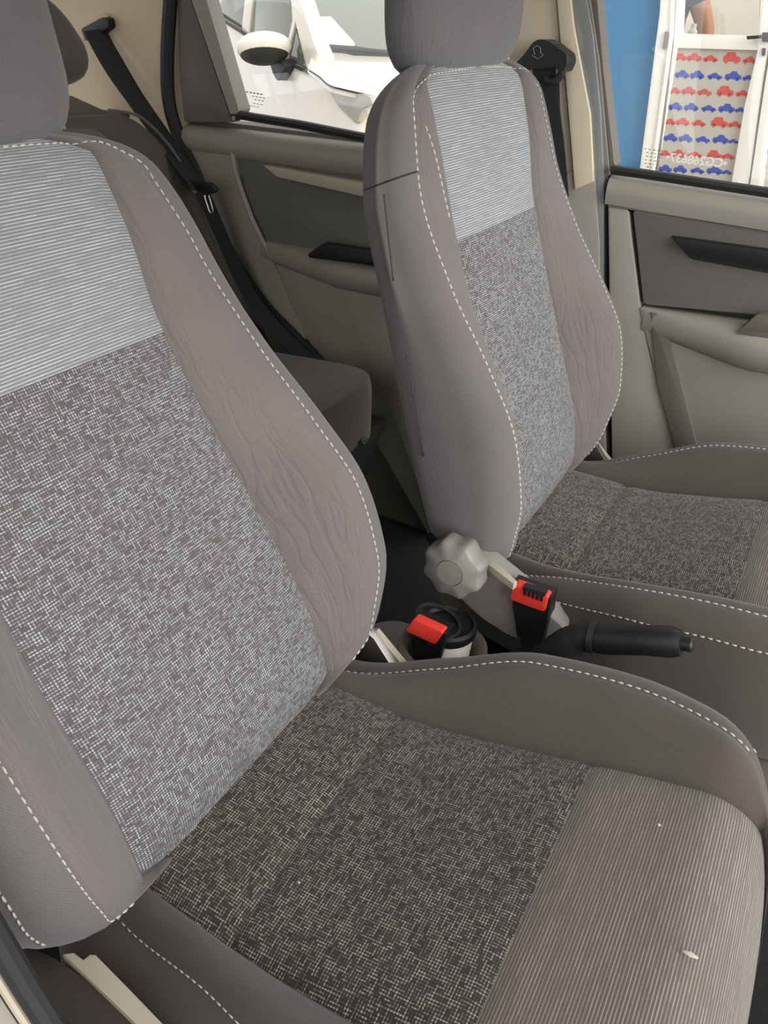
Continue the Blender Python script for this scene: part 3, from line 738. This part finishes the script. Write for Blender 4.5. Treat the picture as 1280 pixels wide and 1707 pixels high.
# ---------------------------------------------------------------- far front door
d1 = empty('door_1', (1.05, -.3, 0)); tag(d1, 'closed far front door with dark cloth insert and black pull', 'door', kind='structure')
XF = 1.05
xpanel('inner_skin', [(1016, 290), (1560, 370), (1560, 900), (1030, 800)], 1.085, .05, M['dgrey'], d1)
xpanel('window_frame', [(976, -60), (990, -60), (1006, 120), (1024, 276), (1018, 287), (1000, 110)], 1.066, .04, M['dgrey'], d1, 2, .005)
put('sill_gasket', tube([onx(p[0], p[1], XF+.004) for p in ((1020, 283), (1060, 288), (1280, 321), (1560, 363))], .0085, 8, .9), M['gasket'], d1)
sweep('shoulder', onx(1016, 293, XF), onx(1560, 376, XF), [(.05, -.002), (.02, 0), (.002, -.004), (-.005, -.014), (-.006, -.028), (-.002, -.046), (.05, -.05)], M['grey'], d1)
xpanel('border_panel', [(1013, 345), (1047, 350), (1052, 400), (1066, 508), (1085, 600), (1128, 750), (1128, 800), (1020, 800), (1016, 560)], XF, .03, M['grey'], d1, 5, .006)
xpanel('upper_border', [(1013, 341), (1560, 425), (1560, 445), (1045, 352), (1013, 350)], XF+.004, .03, M['grey'], d1, 0, .003)
xpanel('cloth_insert', [(1054, 350), (1560, 428), (1560, 580), (1280, 527), (1072, 508)], XF+.002, .03, M['insert'], d1, 8, .006)
o = xpanel('pull_handle', [(1122, 397), (1160, 402), (1290, 420), (1560, 462), (1560, 500), (1290, 448), (1180, 430), (1135, 415)], XF-.016, .03, M['black'], d1, 4, .005); o['label'] = 'glossy black door pull'
xpanel('pull_recess', [(1116, 392), (1560, 452), (1560, 510), (1280, 456), (1150, 432)], XF-.0005, .02, M['gasket'], d1, 8, .002)
xpanel('lower_panel', [(1064, 511), (1560, 590), (1560, 900), (1140, 800), (1128, 750), (1095, 640)], XF-.002, .04, M['grey'], d1, 8, .006)
# armrest with its own soft top, swelling towards the front
a0, a1 = onx(1075, 515, XF), onx(1560, 588, XF); V = []; F = []; n = 18; m = len(arm)
prof = [(.02, .004), (-.006, .003), (-.024, -.001), (-.036, -.010), (-.042, -.026), (-.040, -.046), (-.028, -.066), (-.008, -.078), (.02, -.082)]; m = len(prof)
for i in range(n+1):
    t = i/n; p = a0.lerp(a1, t); k = min(1, .06+t*2.2); g = .5+.5*min(1, t*2.4)
    for dx, dz in prof: V.append(p+Vector((dx*k if dx < 0 else dx, 0, dz*g)))
for i in range(n):
    for j in range(m-1): F.append((i*m+j, i*m+j+1, (i+1)*m+j+1, (i+1)*m+j))
F.append(tuple(range(m)))
bm = bmesh.new(); bm.from_mesh(mesh('a', V, F)); put('armrest', frombm('armrest', bm), M['grey'], d1, True, 50)
xpanel('switch_plate', [(1226, 556), (1262, 524), (1420, 548), (1420, 590), (1280, 566)], XF-.034, .02, M['dgrey'], d1, 4, .003)
xpanel('pocket_edge', [(1083, 520), (1105, 524), (1130, 620), (1162, 745), (1162, 800), (1130, 800), (1124, 745), (1095, 640)], XF-.006, .02, M['dgrey'], d1, 4, .008)
gl = xpanel('window_1', [(980, -60), (1560, -60), (1560, 380), (1020, 292)], 1.088, .004, M['glass'], None, 0, 0); tag(gl, 'clear far front door window with etched code', 'window', kind='structure')
def text(name, body, size, mat, parent, mw):
    cu = bpy.data.curves.new(name, 'FONT'); cu.body = body; cu.size = size; cu.align_x = 'CENTER'; cu.align_y = 'CENTER'; cu.extrude = .0002; cu.offset = .0003
    t = bpy.data.objects.new(name, cu); COL.objects.link(t); dg = bpy.context.evaluated_depsgraph_get(); me = bpy.data.meshes.new_from_object(t.evaluated_get(dg)); bpy.data.objects.remove(t)
    me.transform(mw); me.materials.clear(); return put(name, me, mat, parent, False)
c = onx(1160, 268, 1.0865); yaw = Matrix.Rotation(0, 4, 'X')
mw = Matrix.Translation(c) @ Matrix(((0, 0, 1, 0), (1, 0, 0, 0), (0, 1, 0, 0), (0, 0, 0, 1)))
text('etched_code', '\u2022CG268637\u2022', .0195, M['etch'], gl, mw)
for i in range(6):
    for k in range(4):
        q0 = 1074+k*7+(i*3) % 4; a, b = onx(q0, 248+i*6+k, 1.0865), onx(q0+3+(i+k) % 3, 248.5+i*6+k, 1.0865)
        put('glass_print', strap([a, b], .0012, .0005, (0, 0, 1)), M['print'], gl, False)
bx_ = [onx(p[0], p[1], 1.0865) for p in ((1101, 251), (1107, 252), (1106, 257), (1100, 256))]
put('glass_print', tube(bx_+[bx_[0]], .0007, 4), M['print'], gl, False)

# ---------------------------------------------------------------- between the seats
co = empty('centre_console', (.335, -.1, 0)); tag(co, 'dark centre console and tunnel between the front seats', 'console')
put('console_body', slab([(x, y, .30) for x, y in rounded([(.262, -.16), (.262, .04), (.29, .07), (.38, .07), (.408, .04), (.408, -.16)], .02)], (0, 0, -.10), .008), M['dgrey'], co)
put('cup_holder', lathe([(.040, -.05), (.046, .0), (.050, .012), (.056, .016), (.061, .012), (.062, -.03)], (.335, -.065, .335), n=40), M['ringgrey'], co, True, 40)
fc = put('gear_console', slab([onz(p[0], p[1], .30) for p in rounded([(1236, 1248), (1290, 1225), (1420, 1230), (1420, 1400), (1290, 1400)], 10)], (0, 0, -.12), .012, 3), M['dgrey']); tag(fc, 'grey console corner at the right edge beyond the near cushion', 'console')
for i, (p, q) in enumerate((((1215, 1170), (1290, 1195)), ((1240, 1205), (1290, 1215)), ((1215, 1222), (1275, 1248)))):
    put('floor_rail', tube([onz(p[0], p[1], .242), onz(q[0], q[1], .242)], .004, 8), M['black'], floor)
cup = empty('cup', (.335, -.065, .30)); tag(cup, 'white cup with black lid standing in the cup holder', 'cup')
put('cup_body', lathe([(.0, -.035), (.027, -.035), (.0355, .074), (.0345, .076), (.033, .074), (.0, .07)], (.335, -.070, .305), n=36), M['white'], cup, True, 40)
put('lid', lathe([(.0375, .070), (.039, .074), (.038, .082), (.034, .085), (.031, .080), (.0, .079)], (.335, -.070, .305), n=36), M['black'], cup, True, 40)
put('lid_loop', tube([Vector((.327+.028*math.cos(a), -.058+.030*math.sin(a), .392+.008*math.sin(a))) for a in frange(0, 2*math.pi, 30)], .0028, 8), M['rubber'], cup)
def buckle(label, P, X, face, rows, tilt):
    """P: pixel corners of the red button top-left, top-right, bottom-right, bottom-left on plane X"""
    b = empty('seat_belt_buckle', onx(P[3][0], P[3][1]+60, X)); tag(b, label, 'buckle', 'front seat belt buckles')
    tl, tr, br, bl = [onx(p[0], p[1], X) for p in P]
    ux = (tr-tl).normalized(); dn = Vector((.10, tilt, -1)).normalized(); n = Vector((1, 0, 0)); dp = .024
    # black body runs down from the button
    ol_ = [tl-ux*.003, tr+ux*.003, tr+ux*.001+dn*.04, tr-ux*.004+dn*.09, tl+ux*.006+dn*.09, tl-ux*.002+dn*.04]
    me = slab([p+Vector((-.002, 0, -.001)) for p in ol_], (dp, 0, 0), .004, 3); put('body', me, M['black'], b)
    q = rounded([(0, 0), (1, 0), (1, 1), (0, 1)], .12)
    def at(u, v): return tl+(tr-tl)*u+(bl-tl)*v
    put('button', slab([at(p.x, p.y)+Vector((-.006, 0, .002)) for p in q], (dp*.6, 0, 0), .0025, 2), M['red'], b)
    if rows:
        for k in range(5): c_ = at(.36+.12*k, .10); put('slot_rib', box(c_+Vector((-.007, 0, .0)), (.004, .0032, .010), .001), M['black'], b)
        put('slot', box(at(.6, .04)+Vector((-.002, 0, .004)), (.012, .030, .006), .001, Matrix.Rotation(-.05, 3, 'X')), M['rubber'], b)
    else:
        put('slot', box(at(.22, .98)+Vector((-.004, 0, -.001)), (.010, .007, .005), .001), M['black'], b)
        put('slot', box(at(.82, .98)+Vector((-.004, 0, -.001)), (.010, .006, .004), .001), M['black'], b)
    put('stalk', strap([at(.5, .5)+dn*.07+n*.012, at(.5, .5)+dn*.17+n*.02], .030, .004, ux), M['black'], b)
    return b
buckle('seat belt buckle with ribbed red button beside the silver recline knob', ((858, 972), (916, 993), (905, 1018), (852, 998)), .372, 0, True, -.06)
buckle('seat belt buckle with red button leaning against the white cup', ((692, 1030), (742, 1053), (729, 1075), (679, 1050)), .292, 0, False, .10)
hb = empty('parking_brake', onx(930, 1095, .335)); tag(hb, 'black parking brake lever with grip beside the far seat', 'brake lever')
gp = [onx(p[0], p[1], .335) for p in ((990, 1063), (1010, 1066), (1070, 1067), (1120, 1070), (1136, 1072))]
put('grip', tube(gp, [.0195, .0205, .0200, .0205, .0165], 18, .9), M['black'], hb, True, 50)
put('grip_collar', tube([onx(984, 1061, .335), onx(993, 1063, .335)], [.022, .022], 18, .9), M['rubber'], hb, True, 40)
put('button', tube([onx(1134, 1072, .335), onx(1152, 1075, .335), onx(1156, 1075.5, .335)], [.0085, .0085, .006], 14), M['black'], hb, True, 40)
put('lever', tube(crom([onx(p[0], p[1], .335) for p in ((885, 1140), (915, 1104), (945, 1075), (968, 1063), (990, 1062))], 5), [.030-.012*min(1, i/14) for i in range(21)], 16), M['rubber'], hb, True, 60)
put('boot', slab([onz(p[0], p[1], .27) for p in rounded([(860, 1085), (960, 1120), (1010, 1170), (1000, 1240), (860, 1160)], 20)], (0, 0, -.05), .015, 3), M['rubber'], hb)

# near sill at the bottom left
sl = empty('trim_5', (-.40, .1, 0)); tag(sl, 'grey door sill with pale edge at the bottom left', 'trim', kind='structure')
put('sill_body', box((-.345, .3, .04), (.14, 2.2, .16), .02), M['grey'], sl)
put('sill_seal', tube([(-.268, 1.2, .125), (-.268, -.7, .125)], .009, 8), M['rubber'], sl)
put('sill_edge', tube([(-.283, 1.2, .126), (-.283, -.7, .126)], .006, 8), M['cover'], sl)

# ---------------------------------------------------------------- outside: blue wall, glazed door, person
XW = 4.0
wl = xpanel('wall_blue', [(880, -260), (1112, -260), (1099, 20), (1062, 330), (1030, 700), (880, 700)], XW, .12, M['wall'], None, 0, 0); tag(wl, 'blue painted wall beyond the far front window', 'wall', kind='structure')
d3 = empty('door_3', onx(1160, 330, XW)); tag(d3, 'white framed glass door printed with rows of small cars', 'door', kind='structure')
def wx(px, py, dx=0): return onx(px, py, XW+dx)
xpanel('jamb', [(1113, -260), (1138, -260), (1122, 60), (1076, 400), (1045, 700), (1020, 700), (1060, 330), (1099, 20)], XW-.04, .10, M['frame'], d3, 0, .006)
xpanel('jamb_bead', [(1128, -260), (1134, -260), (1119, 60), (1078, 360), (1074, 360), (1115, 60)], XW-.05, .02, M['frame'], d3, 0, .003)
xpanel('hinge_stile', [(1142, -260), (1150, -260), (1136, 55), (1128, 82), (1095, 285), (1050, 700), (1044, 700), (1080, 380), (1122, 75)], XW-.035, .05, M['frame'], d3, 0, .004)
xpanel('lock_stile', [(1282, -260), (1300, -260), (1284, 60), (1272, 130), (1262, 200), (1245, 330), (1200, 700), (1180, 700), (1219, 305), (1240, 180), (1263, 82)], XW-.035, .05, M['frame'], d3, 0, .004)
xpanel('mid_rail', [(1134, 56), (1270, 60), (1264, 84), (1128, 80)], XW-.03, .05, M['frame'], d3, 0, .003)
xpanel('second_jamb', [(1302, -260), (1330, -260), (1300, 60), (1268, 330), (1220, 700), (1202, 700), (1250, 305), (1276, 130), (1288, 60)], XW-.045, .10, M['frame'], d3, 0, .006)
lower = xpanel('lower_pane', [(1130, 78), (1266, 82), (1240, 190), (1220, 310), (1190, 560), (1060, 540), (1094, 290)], XW-.012, .008, M['frost'], d3, 0, 0)
xpanel('upper_pane', [(1150, -260), (1284, -260), (1268, 64), (1136, 60)], XW-.012, .006, M['glass'], d3, 0, 0)
p2 = xpanel('side_pane', [(1300, -200), (1420, -200), (1400, 600), (1240, 600), (1270, 300)], XW, .008, M['frost'], d3, 0, 0)
xpanel('hinge', [(1108, 52), (1113, 53), (1109, 82), (1104, 81)], XW-.056, .02, M['silver'], d3, 1, .002)
hl = xpanel('handle', [(1244, 60), (1276, 58), (1276, 63), (1245, 66)], XW-.075, .014, M['gasket'], d3, 1, .003)
xpanel('handle_rose', [(1270, 54), (1282, 54), (1281, 70), (1270, 70)], XW-.060, .03, M['gasket'], d3, 2, .003)
xpanel('lock', [(1270, 80), (1276, 80), (1275, 93), (1269, 93)], XW-.045, .014, M['gasket'], d3, 2, .002)
# printed cars: flat decals on the pane
def car_shape(kind):
    if kind == 0: body = [(-.5, .0), (-.5, .18), (-.42, .26), (-.25, .28), (-.12, .44), (.14, .44), (.28, .28), (.46, .22), (.5, .12), (.5, .0)]
    elif kind == 1: body = [(-.5, .0), (-.5, .26), (-.40, .30), (-.32, .48), (.12, .50), (.22, .30), (.48, .24), (.5, .0)]
    else: body = [(-.5, .0), (-.5, .16), (-.30, .22), (-.12, .34), (.06, .34), (.20, .22), (.46, .16), (.5, .04), (.5, .0)]
    V = []; F = []
    def add(poly):
        k = len(V); n = len(poly); V.extend([(0, -x, z) for x, z in poly]); V.extend([(.01, -x, z) for x, z in poly]); F.append(tuple(range(k, k+n))); F.append(tuple(reversed(range(k+n, k+2*n))))
        for i in range(n): F.append((k+i, k+n+i, k+n+(i+1) % n, k+(i+1) % n))
    add(body)
    for cx in (-.30, .28): add([(cx+.11*math.cos(a), .0+.11*math.sin(a)) for a in frange(0, 2*math.pi, 10)[:-1]])
    return mesh('car_decal', V, F)
SH = {(k, c): car_shape(k) for k in range(3) for c in 'rb'}
for (k, c), me in SH.items(): me.materials.append(M['redprint' if c == 'r' else 'blueprint'])
rows = [(97, 'r', [(1134, 1, .8), (1156, 0, 1), (1184, 2, 1), (1219, 1, 1.15), (1250, 2, 1)]), (126, 'b', [(1136, 0, 1), (1161, 0, 1), (1191, 2, 1), (1221, 0, 1.1), (1247, 2, .8)]),
        (153, 'r', [(1124, 0, .8), (1147, 0, 1), (1174, 2, 1), (1208, 1, 1.15), (1238, 2, 1)]), (180, 'b', [(1125, 0, 1), (1151, 0, 1), (1181, 2, 1), (1210, 0, 1.1), (1234, 2, .8)]),
        (205, 'r', [(1116, 0, .8), (1137, 0, 1), (1164, 2, 1), (1198, 1, 1.15), (1225, 2, 1)]), (232, 'b', [(1117, 0, 1), (1142, 0, 1), (1171, 2, 1), (1200, 0, 1.1), (1222, 2, .7)]),
        (258, 'r', [(1108, 0, .8), (1130, 0, 1), (1158, 2, 1), (1190, 1, 1), (1213, 2, .9)]), (284, 'b', [(1108, 0, 1), (1133, 0, 1), (1162, 2, 1), (1190, 0, 1.1), (1211, 2, .7)])]
for r_, (py, c, lst) in enumerate(rows):
    for px, k, sc in lst:
        o = link('car_decal', SH[(k, c)], None, None, False); q = wx(px, py+(px-1130)*.04+2, -.0135); o.location = q; o.scale = (.15, .064*sc, .064*sc); local(o, lower)
for r_ in range(3):
    o = link('car_decal', SH[(0, 'r' if r_ != 1 else 'b')], None, None, False); o.location = onx(1281-r_*8, 225+r_*28, XW-.0015); o.scale = (.15, .06, .06); local(o, p2)
# room behind the glass door
rm = xpanel('wall_back', [(1000, -400), (1700, -400), (1700, 900), (1000, 900)], 6.2, .1, M['plaster'], None, 0, 0); tag(rm, 'pale wall of the room behind the glass door', 'wall', kind='structure')
wr_ = xpanel('wall_right', [(1275, -300), (1900, -300), (1900, 900), (1240, 900)], XW+.02, .12, M['plaster'], None, 0, 0); tag(wr_, 'plaster wall right of the glass door', 'wall', kind='structure')

# person standing behind the glass door, seen from sleeve to elbow
pe = empty('person', (4.75, .60, -.28)); tag(pe, 'person in navy short sleeves behind the upper glass of the door', 'person')
el = onx(1176, 46, 4.66)            # elbow seen through the pane
sh = el+Vector((.02, .12, .22)); hip = el+Vector((.05, .30, -.22)); hand = el+Vector((-.02, -.06, -.26))
def skin(name, pts, edges, radii, mat, parent, sub=2):
    me = bpy.data.meshes.new(name); me.from_pydata([tuple(p) for p in pts], edges, []); o = bpy.data.objects.new(name, me); COL.objects.link(o); me.materials.append(mat)
    m1 = o.modifiers.new('skin', 'SKIN'); m1.use_smooth_shade = True
    for i, r in enumerate(radii): me.skin_vertices[0].data[i].radius = (r, r) if not isinstance(r, tuple) else r
    me.skin_vertices[0].data[0].use_root = True
    m2 = o.modifiers.new('sub', 'SUBSURF'); m2.levels = sub; m2.render_levels = sub
    return local(o, parent)
c0 = Vector((sh.x+.04, sh.y+.14, sh.z))   # neck base
pts = [Vector((c0.x, c0.y, c0.z-.52)), Vector((c0.x, c0.y, c0.z-.25)), Vector((c0.x, c0.y, c0.z-.02)), Vector((c0.x, c0.y, c0.z+.08)), Vector((c0.x-.02, c0.y, c0.z+.17)), Vector((c0.x-.02, c0.y, c0.z+.27)),
       sh, sh.lerp(el, .5), el, el.lerp(hand, .55), hand, hand+Vector((-.01, -.02, -.09)),
       Vector((c0.x, 2*c0.y-sh.y, sh.z)), Vector((c0.x, 2*c0.y-sh.y+.05, sh.z-.28)), Vector((c0.x-.06, 2*c0.y-sh.y+.03, sh.z-.52)), Vector((c0.x-.07, 2*c0.y-sh.y+.02, sh.z-.62)),
       Vector((c0.x, c0.y-.10, c0.z-.60)), Vector((c0.x, c0.y-.10, c0.z-1.0)), Vector((c0.x, c0.y-.10, -.22)), Vector((c0.x-.14, c0.y-.10, -.25)),
       Vector((c0.x, c0.y+.10, c0.z-.60)), Vector((c0.x, c0.y+.10, c0.z-1.0)), Vector((c0.x, c0.y+.10, -.22)), Vector((c0.x-.14, c0.y+.10, -.25))]
ed = [(0, 1), (1, 2), (2, 3), (3, 4), (4, 5), (2, 6), (6, 7), (7, 8), (8, 9), (9, 10), (10, 11), (2, 12), (12, 13), (13, 14), (14, 15), (0, 16), (16, 17), (17, 18), (18, 19), (0, 20), (20, 21), (21, 22), (22, 23)]
skin('body', pts, ed, [.13, .13, .12, .055, .085, .08, .06, .055, .047, .043, .032, .025, .06, .052, .042, .03, .085, .06, .045, .035, .085, .06, .045, .035], M['skin'], pe)
skin('shirt', [Vector((c0.x, c0.y, c0.z-.56)), Vector((c0.x, c0.y, c0.z-.25)), Vector((c0.x, c0.y, c0.z)), sh, sh.lerp(el, .62), Vector((c0.x, 2*c0.y-sh.y, sh.z)), Vector((c0.x, 2*c0.y-sh.y+.03, sh.z-.16))], [(0, 1), (1, 2), (2, 3), (3, 4), (2, 5), (5, 6)], [.155, .15, .13, .078, .074, .078, .074], M['navy'], pe)
skin('trousers', [Vector((c0.x, c0.y, c0.z-.52)), pts[16], pts[17], pts[18]+Vector((0, 0, .04)), pts[20], pts[21], pts[22]+Vector((0, 0, .04))], [(0, 1), (1, 2), (2, 3), (0, 4), (4, 5), (5, 6)], [.15, .10, .075, .065, .10, .075, .065], M['navy'], pe)
skin('hair', [pts[4]+Vector((.03, 0, .06)), pts[5]+Vector((.02, 0, .03))], [(0, 1)], [.09, .085], M['hair'], pe)
bt = empty('bottle', onx(1153, 56, 4.3)); tag(bt, 'small white bottle standing behind the glass door rail', 'bottle')
b0 = onx(1153, 60, 4.3); put('bottle_body', lathe([(.0, -.10), (.022, -.10), (.022, .02), (.014, .03), (.012, .04), (.0, .04)], b0, n=20), M['white'], bt); put('bottle_cap', lathe([(.013, .036), (.013, .052), (.0, .053)], b0, n=16), M['white'], bt)
ct = put('counter', box((4.28, b0.y-.25, (b0.z-.10-.28)/2), (.20, .66, b0.z-.10+.28), .01), M['plaster']); tag(ct, 'pale counter behind the glass door carrying the bottle', 'counter')

# ---------------------------------------------------------------- white car outside the rear window
wc = empty('car', (3.3, 2.2, -.28)); tag(wc, 'white car parked outside the far rear window', 'car')
th = R(30); H = Vector((-math.sin(th), -math.cos(th), 0)); NS = Vector((-math.cos(th), math.sin(th), 0))   # heading, outward normal of the visible flank
FP = Vector((3.26, 2.30, .8))
def fl(px, py, out=0): return onp(px, py, FP+NS*out, NS)
inw = -NS
put('body_side', slab([fl(*p) for p in ((250, -40), (352, 20), (402, 52), (413, 58), (475, 100), (513, 118), (531, 126), (549, 146), (562, 172), (596, 208), (650, 262), (690, 420), (250, 420))], inw*.10, .03, 4), M['carwhite'], wc)
put('body_core', slab([fl(p[0], p[1], -.12) for p in ((250, 130), (500, 210), (600, 300), (660, 420), (250, 420))], inw*1.35, .02), M['carwhite'], wc)
put('rear_side_window', slab([fl(p[0], p[1], -.015) for p in rounded([(361, 24), (378, -30), (414, -30), (403, 49)], 4)], inw*.02, .004), M['carglass'], wc)
put('front_side_window', slab([fl(p[0], p[1], -.015) for p in rounded([(421, -30), (478, -30), (489, 34), (474, 97), (414, 56)], 4)], inw*.02, .004), M['carglass'], wc)
put('quarter_window', slab([fl(p[0], p[1], -.015) for p in rounded([(491, 42), (511, 114), (477, 97)], 3)], inw*.02, .003), M['carglass'], wc)
put('quarter_bar', slab([fl(p[0], p[1], -.005) for p in ((483, -30), (487, -30), (492, 36), (478, 99), (473, 97), (487, 34))], inw*.03, .003), M['carwhite'], wc)
put('centre_pillar', slab([fl(p[0], p[1], -.005) for p in ((411, -30), (424, -30), (414, 58), (402, 52))], inw*.03, .004), M['carwhite'], wc)
put('windscreen_pillar', slab([fl(p[0], p[1], .0) for p in ((470, -40), (490, -40), (501, 0), (511, 30), (524, 72), (534, 96), (522, 122), (510, 114), (493, 44), (483, 0))], inw*.07, .012, 3), M['carwhite'], wc)
put('sill_moulding', tube(crom([fl(*p, .004) for p in ((352, 22), (402, 53), (475, 101), (512, 119))], 4), .008, 8), M['gasket'], wc)
UPH = (Vector((0, 0, 1))*.97+H*.24).normalized(); hp = fl(524, 100)
def hd(px, py, up=0): return onp(px, py, hp+UPH*up, UPH)
hpts = [hd(p[0], p[1]) for p in ((513, 112), (524, 74), (546, 82), (590, 92), (700, 96), (830, 108), (830, 190), (700, 172), (616, 160), (575, 151), (549, 144), (530, 126))]
put('bonnet', slab(hpts, -UPH*.02, .008, 3), M['carwhite'], wc)
put('bonnet_gap', tube(crom([hd(p[0], p[1], .003) for p in ((516, 118), (532, 128), (548, 142), (575, 150), (616, 159))], 5), .004, 6), M['gasket'], wc)
put('bonnet_crease', tube(crom([hd(p[0], p[1], .0) for p in ((528, 84), (560, 110), (600, 135), (650, 160))], 5), .010, 8), M['carwhite'], wc)
WN = (H*.55+Vector((0, 0, 1))*.83).normalized(); wp_ = hd(590, 90)
def ws(px, py, o_=0): return onp(px, py, wp_+WN*o_, WN)
put('windscreen', slab([ws(p[0], p[1]) for p in ((496, -40), (760, -40), (750, 98), (656, 92), (588, 89), (547, 81), (527, 72), (511, 28))], -WN*.02, .004), M['carglass'], wc)
put('wiper', tube([ws(p[0], p[1], .012) for p in ((540, 79), (590, 82), (656, 88))], .010, 8), M['gasket'], wc)
put('cowl', slab([ws(p[0], p[1], .006) for p in ((542, 77), (590, 76), (656, 86), (740, 92), (740, 98), (656, 91), (588, 89), (548, 81))], -WN*.02, .003), M['gasket'], wc)
sp_ = put('paper_sheet', slab([ws(p[0], p[1], .004) for p in rounded([(521, 29), (551, 28), (591, 72), (591, 77), (537, 73)], 3)], WN*.002, 0), M['paper']); tag(sp_, 'white sheet of paper on the windscreen of the white car', 'paper')
put('headlight', slab([fl(p[0], p[1], .004) for p in rounded([(550, 146), (616, 160), (622, 175), (603, 184), (594, 206), (566, 180)], 5)], inw*.03, .003, 2), M['lamp'], wc)
mir = empty('mirror', (0, 0, 0)); local(mir, wc)
mc = fl(440, 79, .12); V = []; n = 24; m = 12
for i in range(m+1):
    f_ = math.pi*i/m
    for j in range(n):
        q = 2*math.pi*j/n; k = .7
        a = math.sin(f_)**k*math.cos(q); b = math.sin(f_)**k*math.sin(q); h = math.cos(f_)
        V.append(mc+RT*(.128*a+.012*h)+Vector((0, 0, 1))*(.052*h)+FW*(.07*b))
F = [(i*n+j, i*n+(j+1) % n, (i+1)*n+(j+1) % n, (i+1)*n+j) for i in range(m) for j in range(n)]
mm_ = put('mirror_cap', mesh('mirror', V, F), M['carwhite']); local(mm_, wc)
V2 = [mc+(v-mc)*.90-Vector((0, 0, 1))*.0165 for v in V]
mb = put('mirror_base', mesh('mirror_base', V2, F), M['gasket']); local(mb, wc)
put('mirror_stalk', slab([fl(p[0], p[1], .05) for p in rounded([(446, 96), (471, 99), (475, 112), (462, 136), (455, 124)], 4)], inw*.06, .008, 3), M['gasket'], wc)
bpy.data.objects.remove(mir)
fw_ = put('wall_far', box((7.5, 3.0, 1.2), (.1, 9, 3.2), 0), M['plaster'], None, False); tag(fw_, 'pale wall far behind the white car', 'wall', kind='structure')

# white lint on the near cushion
for i, (px, py, z, sz, lab) in enumerate(((498, 1472, .402, .0016, 'tiny white lint speck on the dotted middle of the near cushion'), (1098, 1376, .457, .0020, 'white lint speck on the ribbed front of the near cushion'), (1151, 1592, .458, .0034, 'pale frayed fluff bit near the front of the near cushion'))):
    q = onz(px, py, z); bm = bmesh.new(); bmesh.ops.create_icosphere(bm, subdivisions=2, radius=1)
    for v in bm.verts: k = 1+.35*math.sin(v.co.x*7+i)*math.cos(v.co.y*5); v.co = q+Vector((v.co.x*k*sz*.6, v.co.y*k*sz*(1.6 if i == 2 else .8), v.co.z*.0012+.0008))
    tag(put('lint_speck', frombm('lint', bm), M['thread']), lab, 'lint')

# near centre pillar edge at the bottom left corner
np_ = empty('trim_7', (-.36, -.10, .2)); tag(np_, 'grey near pillar edge with black seal at the bottom left corner', 'trim', kind='structure')
edge = crom([(-.335, -f, z) for f, z in ((.16, .20), (.128, .42), (.105, .500), (.089, .539), (.072, .581), (.040, .68), (.0, .85), (-.03, 1.1), (-.05, 1.32))], 4)
put('pillar_trim', slab(list(edge)+[p+Vector((0, .15, 0)) for p in reversed(edge)], (-.06, 0, 0), .006), M['grey'], np_)
put('pale_edge', tube([p+Vector((.002, -.001, 0)) for p in edge], .0030, 8), M['cover'], np_)
put('pillar_seal', tube([p+Vector((.010, -.008, .004)) for p in edge], .0080, 10), M['rubber'], np_)
